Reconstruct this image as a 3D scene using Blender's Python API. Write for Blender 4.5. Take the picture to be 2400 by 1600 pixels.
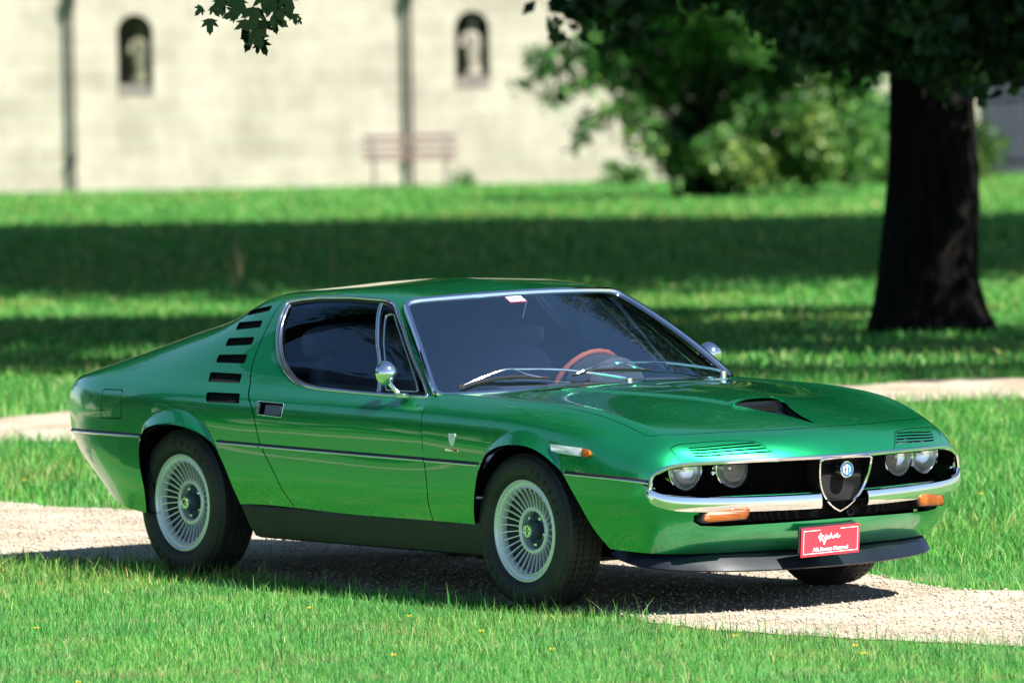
import bpy, bmesh, math, random
import numpy as np
from mathutils import Vector, Matrix
from mathutils.geometry import delaunay_2d_cdt
from math import radians, sin, cos, pi, sqrt

for o in list(bpy.data.objects): bpy.data.objects.remove(o, do_unlink=True)
SC = bpy.context.scene
COL = SC.collection
rnd = random.Random(7)
# ------------------------------------------------------------------ camera
CAM = np.array((-0.661623, -33.064980, 2.718252))
cam = bpy.data.cameras.new('camera')
cam.sensor_width = 36.0; cam.lens = 300.0; cam.clip_start = 1.0; cam.clip_end = 1500.0
cam.dof.use_dof = True; cam.dof.focus_distance = 32.6; cam.dof.aperture_fstop = 4.8
co = bpy.data.objects.new('camera', cam); COL.objects.link(co)
co.matrix_world = Matrix(((0.9998287, 0.0185094, 0.0, CAM[0]), (-0.0009574, 0.0517182, -0.9986613, CAM[1]), (-0.0184846, 0.9984902, 0.0517271, CAM[2]), (0, 0, 0, 1)))
SC.camera = co
# ------------------------------------------------------------------ sky and sun
SUN_AZ = math.atan2(.65, -.60)          # compass-like angle of the sun from +Y towards +X
SUN_EL = radians(48.5)
world = bpy.data.worlds.new('World'); SC.world = world; world.use_nodes = True
wn = world.node_tree.nodes; wl = world.node_tree.links
for n in list(wn): wn.remove(n)
sky = wn.new('ShaderNodeTexSky'); sky.sky_type = 'NISHITA'; sky.sun_disc = False
sky.sun_elevation = SUN_EL; sky.sun_rotation = SUN_AZ; sky.air_density = 1.0; sky.dust_density = .3; sky.ozone_density = 3.5
bg = wn.new('ShaderNodeBackground'); bg.inputs['Strength'].default_value = 0.054
wo = wn.new('ShaderNodeOutputWorld'); wl.new(sky.outputs[0], bg.inputs[0]); wl.new(bg.outputs[0], wo.inputs[0])
sl = bpy.data.lights.new('sun', 'SUN'); sl.energy = 5.0; sl.angle = radians(.53); sl.color = (1, .955, .88)
so = bpy.data.objects.new('sun', sl); COL.objects.link(so)
SUNDIR = Vector((sin(SUN_AZ)*cos(SUN_EL), cos(SUN_AZ)*cos(SUN_EL), sin(SUN_EL)))
so.rotation_euler = SUNDIR.to_track_quat('Z', 'Y').to_euler(); so.location = (20, -20, 30)
SC.view_settings.view_transform = 'Standard'; SC.view_settings.look = 'None'
SC.view_settings.exposure = 1.50; SC.view_settings.gamma = 1.0; SC.view_settings.use_curve_mapping = False
SC.render.engine = 'CYCLES'
SC.cycles.max_bounces = 10; SC.cycles.transparent_max_bounces = 24
# ------------------------------------------------------------------ materials
def mat(name, color=(.5, .5, .5), rough=.5, metal=0.0, **kw):
    m = bpy.data.materials.new(name); m.use_nodes = True
    b = m.node_tree.nodes['Principled BSDF']
    b.inputs['Base Color'].default_value = (*color, 1); b.inputs['Roughness'].default_value = rough
    b.inputs['Metallic'].default_value = metal
    for k, v in kw.items():
        k = k.replace('_', ' ')
        b.inputs[k].default_value = v
    return m
def nodes(m): return m.node_tree.nodes, m.node_tree.links, m.node_tree.nodes['Principled BSDF']
def noise_mix(m, c1, c2, scale, detail=4, lo=.35, hi=.65, coord='Object', bump=0, bscale=None, c3=None, scale3=None, stretch=None):
    N, L, b = nodes(m)
    tc = N.new('ShaderNodeTexCoord'); src = tc.outputs[coord]
    if stretch:
        mp = N.new('ShaderNodeMapping'); mp.inputs['Scale'].default_value = stretch; L.new(src, mp.inputs[0]); src = mp.outputs[0]
    nz = N.new('ShaderNodeTexNoise'); nz.inputs['Scale'].default_value = scale; nz.inputs['Detail'].default_value = detail
    L.new(src, nz.inputs['Vector'])
    r = N.new('ShaderNodeValToRGB'); r.color_ramp.elements[0].position = lo; r.color_ramp.elements[1].position = hi
    r.color_ramp.elements[0].color = (*c1, 1); r.color_ramp.elements[1].color = (*c2, 1)
    L.new(nz.outputs['Fac'], r.inputs[0]); out = r.outputs[0]
    if c3:
        n3 = N.new('ShaderNodeTexNoise'); n3.inputs['Scale'].default_value = scale3; n3.inputs['Detail'].default_value = 3
        L.new(src, n3.inputs['Vector'])
        r3 = N.new('ShaderNodeValToRGB'); r3.color_ramp.elements[0].position = .5; r3.color_ramp.elements[1].position = .72
        L.new(n3.outputs['Fac'], r3.inputs[0])
        mx = N.new('ShaderNodeMixRGB'); L.new(r3.outputs[0], mx.inputs[0]); L.new(out, mx.inputs[1]); mx.inputs[2].default_value = (*c3, 1); out = mx.outputs[0]
    L.new(out, b.inputs['Base Color'])
    if bump:
        nb = N.new('ShaderNodeTexNoise'); nb.inputs['Scale'].default_value = bscale or scale*4; nb.inputs['Detail'].default_value = 5
        L.new(src, nb.inputs['Vector'])
        bp = N.new('ShaderNodeBump'); bp.inputs['Strength'].default_value = bump; bp.inputs['Distance'].default_value = .02
        L.new(nb.outputs['Fac'], bp.inputs['Height']); L.new(bp.outputs[0], b.inputs['Normal'])
    return m
M = {}
# car paint: green metallic with clear coat
M['paint'] = mat('green_metallic_paint', (.004, .35, .115), .26, .84, Coat_Weight=1.0, Coat_Roughness=.015, Coat_IOR=1.7)
N, L, b = nodes(M['paint'])
tc = N.new('ShaderNodeTexCoord'); vz = N.new('ShaderNodeTexVoronoi'); vz.inputs['Scale'].default_value = 900
L.new(tc.outputs['Object'], vz.inputs['Vector'])
bp = N.new('ShaderNodeBump'); bp.inputs['Strength'].default_value = .10; bp.inputs['Distance'].default_value = .001
L.new(vz.outputs['Distance'], bp.inputs['Height']); L.new(bp.outputs[0], b.inputs['Normal'])
M['chrome'] = mat('chrome', (.86, .87, .88), .05, 1.0)
M['alu'] = mat('cast_alloy', (.86, .86, .88), .38, .5)
M['alu_dark'] = mat('dark_painted_alloy', (.018, .024, .038), .35, .5)
M['hubmetal'] = mat('grey_hub_metal', (.13, .16, .22), .35, .8)
M['black'] = mat('satin_black', (.004, .004, .005), .5, 0, Specular_IOR_Level=.3)
M['void'] = mat('unlit_black', (.0015, .0015, .0015), .9, 0, Specular_IOR_Level=.05)
M['mesh'] = mat('black_grille_mesh', (.012, .012, .012), .9, 0, Specular_IOR_Level=.1)
M['sill'] = mat('grey_black_sill_paint', (.028, .032, .038), .55)
noise_mix(M['sill'], (.012, .014, .018), (.024, .026, .03), 9, bump=.15, bscale=300)
M['spoiler'] = mat('spoiler_plastic', (.016, .02, .03), .30)
noise_mix(M['spoiler'], (.003, .005, .011), (.007, .010, .018), 6)
M['rubber'] = mat('tyre_rubber', (.02, .02, .021), .62)
noise_mix(M['rubber'], (.020, .020, .021), (.045, .042, .036), 7, lo=.45, hi=.8, bump=.2, bscale=60)
M['letters'] = mat('moulded_rubber_letters', (.006, .006, .006), .8)
M['gasket'] = mat('rubber_seal', (.008, .008, .01), .5)
M['seat'] = mat('dark_blue_grey_upholstery', (.09, .11, .16), .5)
M['trim'] = mat('dark_interior_trim', (.045, .055, .075), .7)
M['wood'] = mat('varnished_wood', (.40, .12, .06), .4, 0, Coat_Weight=.3)
M['amber'] = mat('amber_lens', (.75, .20, .01), .3, 0, Coat_Weight=.3)
N, L, b = nodes(M['amber'])
tc = N.new('ShaderNodeTexCoord'); wv = N.new('ShaderNodeTexWave'); wv.inputs['Scale'].default_value = 60; wv.bands_direction = 'Z'
L.new(tc.outputs['Object'], wv.inputs['Vector']); bp = N.new('ShaderNodeBump'); bp.inputs['Strength'].default_value = .35; bp.inputs['Distance'].default_value = .004
L.new(wv.outputs['Fac'], bp.inputs['Height']); L.new(bp.outputs[0], b.inputs['Normal'])
nz = N.new('ShaderNodeTexNoise'); nz.inputs['Scale'].default_value = 14; L.new(tc.outputs['Object'], nz.inputs['Vector'])
rr = N.new('ShaderNodeValToRGB'); rr.color_ramp.elements[0].color = (.20, .045, .002, 1); rr.color_ramp.elements[1].color = (.36, .09, .006, 1)
rr.color_ramp.elements[0].position = .4; rr.color_ramp.elements[1].position = .6
L.new(nz.outputs['Fac'], rr.inputs[0]); L.new(rr.outputs[0], b.inputs['Base Color'])
M['red'] = mat('red_plate', (.68, .03, .05), .35)
M['white'] = mat('white_print', (.82, .82, .82), .4)
M['enamel_blue'] = mat('blue_enamel', (.02, .06, .30), .2)
M['enamel_cyan'] = mat('light_blue_enamel', (.25, .55, .72), .2)
M['enamel_red'] = mat('red_enamel', (.6, .02, .03), .2)
M['pink'] = mat('pink_sticker_print', (.8, .22, .35), .4)
M['reflector'] = mat('lamp_reflector', (.95, .96, .98), .20, 1.0)
def glassmat(name, tint, gloss=(1, 1, 1), ior=1.5, bump=0):
    m = bpy.data.materials.new(name); m.use_nodes = True; N = m.node_tree.nodes; L = m.node_tree.links
    for n in list(N): N.remove(n)
    out = N.new('ShaderNodeOutputMaterial'); mx = N.new('ShaderNodeMixShader'); tr = N.new('ShaderNodeBsdfTransparent'); gl = N.new('ShaderNodeBsdfGlossy')
    tr.inputs[0].default_value = (*tint, 1); gl.inputs['Roughness'].default_value = 0.003; gl.inputs['Color'].default_value = (*gloss, 1)
    fr = N.new('ShaderNodeFresnel'); fr.inputs['IOR'].default_value = ior
    if bump:
        tc = N.new('ShaderNodeTexCoord'); nz = N.new('ShaderNodeTexWave'); nz.inputs['Scale'].default_value = bump; nz.inputs['Distortion'].default_value = 1.5
        L.new(tc.outputs['Object'], nz.inputs['Vector']); bp = N.new('ShaderNodeBump'); bp.inputs['Strength'].default_value = .5; bp.inputs['Distance'].default_value = .004
        L.new(nz.outputs['Fac'], bp.inputs['Height']); L.new(bp.outputs[0], gl.inputs['Normal']); L.new(bp.outputs[0], fr.inputs['Normal'])
    L.new(fr.outputs[0], mx.inputs[0]); L.new(tr.outputs[0], mx.inputs[1]); L.new(gl.outputs[0], mx.inputs[2]); L.new(mx.outputs[0], out.inputs[0])
    return m
M['glass'] = glassmat('window_glass', (.88, .95, .95), (.62, .85, 1), 1.6)
M['screen'] = glassmat('windscreen_glass', (.90, .95, .97), (.85, .97, 1.0), 3.7)
M['lens'] = glassmat('headlamp_glass', (.93, .95, .96), (1, 1, 1), 1.7, bump=45)
N = M['lens'].node_tree.nodes; L = M['lens'].node_tree.links; mo = [n for n in N if n.type == 'OUTPUT_MATERIAL'][0]; old = mo.inputs[0].links[0].from_socket
df = N.new('ShaderNodeBsdfDiffuse'); df.inputs[0].default_value = (.75, .82, .90, 1); m2 = N.new('ShaderNodeMixShader'); m2.inputs[0].default_value = .09; L.new(old, m2.inputs[1]); L.new(df.outputs[0], m2.inputs[2]); L.new(m2.outputs[0], mo.inputs[0])
# ------------------------------------------------------------------ object helpers
def tag(o, label=None, cat=None, group=None, kind=None):
    if label: o['label'] = label
    if cat: o['category'] = cat
    if group: o['group'] = group
    if kind: o['kind'] = kind
    return o
def empty(name, loc=(0, 0, 0), rz=0.0, parent=None):
    o = bpy.data.objects.new(name, None); COL.objects.link(o); o.location = loc; o.rotation_euler = (0, 0, rz); o.empty_display_size = .2
    if parent: o.parent = parent
    return o
def mobj(name, V, F, m, parent=None, smooth=True, normals=None, loc=None, mats=None, mi=None, angle=None):
    me = bpy.data.meshes.new(name)
    me.from_pydata([tuple(map(float, v)) for v in V], [], [tuple(int(i) for i in f) for f in F]); me.validate()
    if mats:
        for q in mats: me.materials.append(q)
        if mi is not None: me.polygons.foreach_set('material_index', np.array(mi, dtype=np.int32))
    elif m: me.materials.append(m)
    if smooth: me.polygons.foreach_set('use_smooth', np.ones(len(me.polygons), dtype=bool))
    me.update()
    if normals is not None: me.normals_split_custom_set_from_vertices([tuple(map(float, n)) for n in normals])
    elif angle is not None: me.set_sharp_from_angle(angle=radians(angle))
    o = bpy.data.objects.new(name, me); COL.objects.link(o)
    if parent: o.parent = parent
    if loc is not None: o.location = loc
    return o
def big_mesh(name, V, quads, m, parent=None, smooth=False, tri=False):
    me = bpy.data.meshes.new(name); V = np.asarray(V, np.float32); Q = np.asarray(quads, np.int32); k = Q.shape[1]
    me.vertices.add(len(V)); me.vertices.foreach_set('co', V.ravel())
    me.loops.add(Q.size); me.loops.foreach_set('vertex_index', Q.ravel())
    me.polygons.add(len(Q)); me.polygons.foreach_set('loop_start', np.arange(0, Q.size, k, dtype=np.int32))
    if smooth: me.polygons.foreach_set('use_smooth', np.ones(len(Q), dtype=bool))
    me.materials.append(m); me.update(calc_edges=True)
    o = bpy.data.objects.new(name, me); COL.objects.link(o)
    if parent: o.parent = parent
    return o
def mirrored(o, name=None, parent=None):
    """copy with y -> -y (own mesh)"""
    me = o.data.copy(); n = len(me.vertices); c = np.empty(n*3); me.vertices.foreach_get('co', c); c[1::3] *= -1
    nn = None
    if me.has_custom_normals:
        l = np.empty(len(me.loops)*3); me.loops.foreach_get('vertex_index', np.zeros(len(me.loops), dtype=np.int32))
        vn = {}
        for lp, cn in zip(me.loops, me.corner_normals): vn[lp.vertex_index] = tuple(cn.vector)
        nn = [(vn.get(i, (0, 0, 1))[0], -vn.get(i, (0, 0, 1))[1], vn.get(i, (0, 0, 1))[2]) for i in range(n)]
    V = c.reshape(-1, 3); F = [tuple(reversed(p.vertices)) for p in me.polygons]; mi = [p.material_index for p in me.polygons]
    sm = len(me.polygons) and me.polygons[0].use_smooth
    ms = list(me.materials); bpy.data.meshes.remove(me)
    q = mobj(name or o.name.split('.')[0], V, F, None, parent or o.parent, smooth=sm, normals=nn, mats=ms, mi=mi, angle=None if nn else 35)
    l = o.location; q.location = (l[0], -l[1], l[2])
    return q
class MB:
    def __init__(s): s.V = []; s.F = []; s.mi = []
    def add(s, V, F, mi=0):
        k = len(s.V); s.V += [tuple(v) for v in V]; s.F += [tuple(i+k for i in f) for f in F]; s.mi += [mi]*len(F); return s
    def box(s, c, d, rot=None, mi=0, bev=0):
        x, y, z = d[0]/2, d[1]/2, d[2]/2
        P = [Vector((a*x, b*y, e*z)) for a in (-1, 1) for b in (-1, 1) for e in (-1, 1)]
        if rot is not None: P = [rot @ q for q in P]
        P = [q+Vector(c) for q in P]
        return s.add(P, [(0, 1, 3, 2), (4, 6, 7, 5), (0, 4, 5, 1), (2, 3, 7, 6), (0, 2, 6, 4), (1, 5, 7, 3)], mi)
    def lathe(s, prof, n=48, axis='y', c=(0, 0, 0), mi=0, close=False, arc=None):
        """prof: (along axis, radius)"""
        V = []; F = []; k = len(prof)
        a0, a1 = arc or (0, 2*pi); m = n if not arc else n+1
        for i in range(m):
            a = a0+(a1-a0)*i/n
            for h, r in prof:
                if axis == 'y': V.append((c[0]+r*cos(a), c[1]+h, c[2]+r*sin(a)))
                elif axis == 'x': V.append((c[0]+h, c[1]+r*cos(a), c[2]+r*sin(a)))
                else: V.append((c[0]+r*cos(a), c[1]+r*sin(a), c[2]+h))
        kk = k if close else k-1
        for i in range(n):
            j = (i+1) % m
            for q in range(kk):
                w = (q+1) % k
                f = (i*k+q, j*k+q, j*k+w, i*k+w)
                F.append(f if axis != 'y' else tuple(reversed(f)))
        return s.add(V, F, mi)
    def tube(s, path, r, n=8, mi=0, closed=False, cap=True, flat=1.0, up=None):
        P = [Vector(p) for p in path]; m = len(P); V = []; F = []; R = r if hasattr(r, '__len__') else [r]*m
        prev = None
        for i in range(m):
            if closed: t = P[(i+1) % m]-P[i-1]
            else: t = P[min(i+1, m-1)]-P[max(i-1, 0)]
            t.normalize()
            u = Vector(up[i]) if up is not None else (prev if prev is not None else (Vector((0, 0, 1)) if abs(t.z) < .9 else Vector((1, 0, 0))))
            u = (u-t*u.dot(t)).normalized(); prev = u; w = t.cross(u)
            for k in range(n):
                a = 2*pi*k/n; V.append(P[i]+w*cos(a)*R[i]+u*sin(a)*R[i]*flat)
        for i in range(m if closed else m-1):
            j = (i+1) % m
            for k in range(n): l = (k+1) % n; F.append((i*n+k, i*n+l, j*n+l, j*n+k))
        if cap and not closed: F.append(tuple(range(n))[::-1]); F.append(tuple((m-1)*n+k for k in range(n)))
        return s.add(V, F, mi)
    def sweep(s, path, up, prof, closed=False, mi=0, pclosed=False):
        """prof (a: sideways, b: along up) swept along path with the given up vectors"""
        P = [Vector(p) for p in path]; m = len(P); V = []; F = []; k = len(prof)
        for i in range(m):
            t = (P[(i+1) % m]-P[i-1]) if closed else (P[min(i+1, m-1)]-P[max(i-1, 0)])
            t.normalize(); u = Vector(up[i]); u = (u-t*u.dot(t)).normalized(); w = t.cross(u)
            for a, b in prof: V.append(P[i]+w*a+u*b)
        for i in range(m if closed else m-1):
            j = (i+1) % m
            for q in range(k if pclosed else k-1):
                l = (q+1) % k; F.append((i*k+q, j*k+q, j*k+l, i*k+l))
        if not closed: F.append(tuple(range(k))); F.append(tuple((m-1)*k+q for q in range(k))[::-1])
        return s.add(V, F, mi)
    def build(s, name, m, parent=None, smooth=True, loc=None, mats=None, angle=35):
        return mobj(name, s.V, s.F, m, parent, smooth, loc=loc, mats=mats, mi=s.mi if mats else None, angle=angle)
def text_mesh(body, size, bold=0.0, extrude=0.0, shear=0.0, align='CENTER', spacing=1.0):
    cu = bpy.data.curves.new('t', 'FONT'); cu.body = body; cu.size = size; cu.offset = bold; cu.extrude = extrude; cu.shear = shear
    cu.align_x = align; cu.align_y = 'CENTER'; cu.resolution_u = 3; cu.space_character = spacing
    o = bpy.data.objects.new('t', cu); COL.objects.link(o)
    dg = bpy.context.evaluated_depsgraph_get(); me = o.evaluated_get(dg).to_mesh()
    V = [tuple(v.co) for v in me.vertices]; F = [tuple(p.vertices) for p in me.polygons]
    o.evaluated_get(dg).to_mesh_clear(); bpy.data.objects.remove(o, do_unlink=True); bpy.data.curves.remove(cu)
    return V, F
# ---------- natural cubic spline surfaces ----------
def _card(t):
    """second-derivative operator for the natural spline through knots t"""
    n = len(t); h = np.diff(t)
    A = np.eye(n); B = np.zeros((n, n))
    for i in range(1, n-1):
        A[i, i-1] = h[i-1]; A[i, i] = 2*(h[i-1]+h[i]); A[i, i+1] = h[i]
        B[i, i-1] = 6/h[i-1]; B[i, i] = -6/h[i-1]-6/h[i]; B[i, i+1] = 6/h[i]
    return np.linalg.solve(A, B)
def basis(t, M, q):
    """rows of weights so that W @ values is the spline at q (linear outside)"""
    q = np.atleast_1d(np.asarray(q, float)); n = len(t)
    qc = np.clip(q, t[0], t[-1])
    i = np.clip(np.searchsorted(t, qc, side='right')-1, 0, n-2)
    h = (t[i+1]-t[i]); a = (t[i+1]-qc)/h; b = (qc-t[i])/h
    I = np.eye(n)
    W = a[:, None]*I[i]+b[:, None]*I[i+1]+((a**3-a)*h*h/6)[:, None]*M[i]+((b**3-b)*h*h/6)[:, None]*M[i+1]
    D = (I[i+1]-I[i])/h[:, None]-((3*a*a-1)*h/6)[:, None]*M[i]+((3*b*b-1)*h/6)[:, None]*M[i+1]
    return W+(q-qc)[:, None]*D
class Skin:
    def __init__(self, rows, s, v, flare=None):
        self.P = np.array(rows, float); self.s = np.array(s, float); self.v = np.array(v, float)
        self.Ms = _card(self.s); self.Mv = _card(self.v); self.flare = flare
    def raw(self, s, v):
        return np.einsum('ni,nj,ijk->nk', basis(self.s, self.Ms, s), basis(self.v, self.Mv, v), self.P)
    def pt(self, s, v):
        p = self.raw(s, v)
        if self.bulge: p[:, 2] += self.bulge(p[:, 0], abs(p[:, 1]))
        if self.flare: p[:, 1] += self.flare(p[:, 0], p[:, 2])*(p[:, 1] > .6)
        return p
    def nor(self, s, v):
        e = 1e-3
        a = self.pt(s+e, v)-self.pt(s-e, v); b = self.pt(s, v+e)-self.pt(s, v-e)
        n = np.cross(a, b); n /= np.linalg.norm(n, axis=1)[:, None]+1e-12
        return n*self.sign
    sign = -1
    bulge = None
    def inv(self, A, B, ax=(0, 2), guess=None):
        """(s,v) where the coordinates ax equal (A,B)"""
        A = np.asarray(A, float); B = np.asarray(B, float)
        if not hasattr(self, '_g'):
            ss = np.linspace(self.s[0], self.s[-1], 120); vv = np.linspace(self.v[0], self.v[-1], 80)
            G = np.array([(a, b) for a in ss for b in vv]); self._g = (G, self.raw(G[:, 0], G[:, 1]))
        G, Q = self._g
        m = np.ones(len(G), bool)
        if guess: m = (G[:, 1] >= guess[0]) & (G[:, 1] <= guess[1])
        G = G[m]; Q = Q[m]
        d = (Q[None, :, ax[0]]-A[:, None])**2+(Q[None, :, ax[1]]-B[:, None])**2
        sv = G[d.argmin(1)].copy()
        for _ in range(14):
            p = self.raw(sv[:, 0], sv[:, 1]); e = 1e-4
            ds = (self.raw(sv[:, 0]+e, sv[:, 1])-p)/e; dv = (self.raw(sv[:, 0], sv[:, 1]+e)-p)/e
            a, b = ds[:, ax[0]], dv[:, ax[0]]; c, d2 = ds[:, ax[1]], dv[:, ax[1]]
            r1 = A-p[:, ax[0]]; r2 = B-p[:, ax[1]]; det = a*d2-b*c; det = np.where(abs(det) < 1e-9, 1e-9, det)
            st = np.stack([(d2*r1-b*r2)/det, (a*r2-c*r1)/det], -1)
            sv += np.clip(st, -.4, .4)
        return sv
# wheel arch flares
def smooth_line(P, n=4):
    """Catmull-Rom through the points (open)"""
    P = [np.array(p, float) for p in P]; Q = [2*P[0]-P[1]]+P+[2*P[-1]-P[-2]]; out = []
    for i in range(1, len(Q)-2):
        for k in range(n):
            t = k/n; a, b, c, d = Q[i-1:i+3]
            out.append(tuple(.5*((2*b)+(c-a)*t+(2*a-5*b+4*c-d)*t*t+(3*b-a-3*c+d)*t**3)))
    out.append(tuple(P[-1])); return out
ARCH_F = smooth_line([(-.345, .10), (-.325, .20), (-.299, .299), (-.283, .343), (-.258, .411), (-.240, .483), (-.222, .530), (-.187, .573), (-.145, .600), (-.092, .621), (-.030, .634), (.034, .640), (.096, .639), (.151, .631), (.204, .614), (.256, .588), (.295, .558), (.325, .525), (.361, .482), (.403, .430), (.434, .377), (.464, .321), (.497, .272), (.54, .20), (.59, .10)], 10)
ARCH_R = smooth_line([(-2.60, .10), (-2.575, .20), (-2.548, .291), (-2.538, .355), (-2.549, .404), (-2.558, .460), (-2.559, .516), (-2.543, .560), (-2.500, .590), (-2.449, .609), (-2.397, .621), (-2.329, .629), (-2.247, .630), (-2.165, .622), (-2.088, .604), (-2.045, .586), (-2.008, .560), (-1.962, .508), (-1.925, .459), (-1.897, .401), (-1.878, .341), (-1.868, .29), (-1.85, .20), (-1.83, .10)], 10)
FLARE_F = smooth_line([(-.222, .530), (-.190, .589), (-.138, .634), (-.087, .665), (-.022, .688), (.040, .697), (.106, .693), (.171, .677), (.235, .648), (.280, .612), (.312, .566), (.325, .525)], 10)
FLARE_R = smooth_line([(-2.551, .545), (-2.530, .600), (-2.497, .636), (-2.448, .663), (-2.373, .684), (-2.290, .692), (-2.224, .689), (-2.157, .675), (-2.102, .653), (-2.055, .627), (-2.020, .598), (-1.985, .535)], 10)
def _relax(P, k=25):
    P = np.array(P)
    for _ in range(k): P[1:-1] = .5*P[1:-1]+.25*(P[:-2]+P[2:])
    return [tuple(p) for p in P]
ARCH_F, ARCH_R, FLARE_F, FLARE_R = _relax(ARCH_F), _relax(ARCH_R), _relax(FLARE_F, 60), _relax(FLARE_R, 60)
def _dist(x, z, poly):
    P = np.array(poly); d = np.full(x.shape, 9.)
    for (ax, az), (bx, bz) in zip(P[:-1], P[1:]):
        t = np.clip(((x-ax)*(bx-ax)+(z-az)*(bz-az))/((bx-ax)**2+(bz-az)**2+1e-12), 0, 1)
        d = np.minimum(d, np.hypot(x-ax-t*(bx-ax), z-az-t*(bz-az)))
    return d
def _inside(X, Y, P):
    c = np.zeros(X.shape, bool); n = len(P)
    for i in range(n):
        x1, y1 = P[i]; x2, y2 = P[i-1]
        if y1 == y2: continue
        c ^= ((y1 > Y) != (y2 > Y)) & (X < (x2-x1)*(Y-y1)/(y2-y1)+x1)
    return c
def flare(x, z):
    o = np.zeros_like(x)
    for A, O, cx in ((ARCH_F, FLARE_F, .055), (ARCH_R, FLARE_R, -2.27)):
        m = (abs(x-cx) < .5) & (z > .2) & (z < .85)
        if not m.any(): continue
        xm, zm = x[m], z[m]; di = _dist(xm, zm, A); do = _dist(xm, zm, O); w = di+do+1e-6
        t = di/w; ins = _inside(xm, zm, O) | _inside(xm, zm, [(a, c) for a, c in A if c > .5])
        t = np.where(_inside(xm, zm, A), 0, t)
        f = np.clip(1-t, 0, 1)**1.25
        amp = .031*np.clip(w/.055, 0, 1)*np.clip((zm-.525)/.05, 0, 1)
        o[m] += np.where(ins, amp*f, 0)
    return o
VU = [0, 1, 2, 2.9, 4.3, 5.6, 7, 9.5]
R1 = [  # rear / greenhouse skin: x of each row or list of x, then (y,z) of rails
 ([-3.22, -3.235, -3.228, -3.215, -3.22, -3.23, -3.24, -3.245], [(.700, .558), (.700, .67), (.683, .748), (.645, .786), (.56, .797), (.46, .80), (.25, .802), (0, .803)]),
 (-3.1, [(.752, .562), (.752, .665), (.733, .750), (.690, .794), (.60, .823), (.48, .838), (.25, .845), (0, .848)]),
 (-2.8, [(.800, .565), (.802, .665), (.782, .752), (.735, .801), (.63, .868), (.50, .918), (.28, .94), (0, .945)]),
 (-2.5, [(.822, .566), (.822, .668), (.803, .754), (.750, .806), (.648, .905), (.52, .983), (.3, 1.01), (0, 1.02)]),
 (-2.25, [(.828, .565), (.827, .668), (.806, .754), (.753, .808), (.658, .938), (.53, 1.043), (.32, 1.08), (0, 1.092)]),
 (-2.08, [(.829, .564), (.828, .668), (.806, .753), (.753, .808), (.66, .955), (.536, 1.102), (.34, 1.142), (0, 1.157)]),
 (-1.9, [(.830, .563), (.828, .668), (.806, .752), (.751, .808), (.66, .964), (.543, 1.122), (.355, 1.162), (0, 1.180)]),
 (-1.65, [(.830, .560), (.828, .665), (.806, .749), (.747, .806), (.655, .968), (.547, 1.134), (.36, 1.178), (0, 1.197)]),
 (-1.35, [(.830, .557), (.828, .661), (.806, .746), (.744, .803), (.652, .966), (.545, 1.136), (.36, 1.185), (0, 1.205)]),
 (-1.0, [(.830, .554), (.828, .658), (.806, .743), (.741, .800), (.648, .96), (.53, 1.108), (.34, 1.153), (0, 1.172)]),
 (-.55, [(.830, .551), (.828, .654), (.805, .74), (.737, .797), (.635, .93), (.50, 1.03), (.32, 1.06), (0, 1.07)]),
]
R2 = [
 (-.66, [(.830, .551), (.828, .655), (.805, .74), (.737, .797), (.665, .800), (.50, .808), (.27, .822), (0, .827)]),
 (-.3, [(.832, .548), (.829, .65), (.803, .738), (.728, .792), (.655, .796), (.49, .800), (.27, .815), (0, .819)]),
 (0., [(.834, .544), (.830, .643), (.801, .731), (.720, .786), (.65, .789), (.48, .788), (.27, .802), (0, .806)]),
 (.26, [(.832, .539), (.825, .628), (.792, .711), (.708, .769), (.64, .774), (.47, .770), (.27, .785), (0, .790)]),
 (.48, [(.820, .533), (.810, .606), (.772, .680), (.694, .736), (.625, .745), (.46, .743), (.26, .758), (0, .764)]),
 ([.615, .62, .632, .652, .685, .735, .775, .80], [(.793, .527), (.781, .583), (.744, .637), (.678, .683), (.605, .695), (.44, .700), (.24, .706), (0, .708)]),
 ([.695, .703, .722, .75, .79, .855, .90, .92], [(.768, .521), (.757, .567), (.722, .612), (.660, .641), (.575, .647), (.41, .656), (.23, .660), (0, .661)]),
 ([.742, .757, .775, .80, .85, .918, .965, .99], [(.742, .513), (.726, .553), (.688, .578), (.63, .588), (.53, .592), (.37, .595), (.2, .596), (0, .596)]),
]
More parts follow.
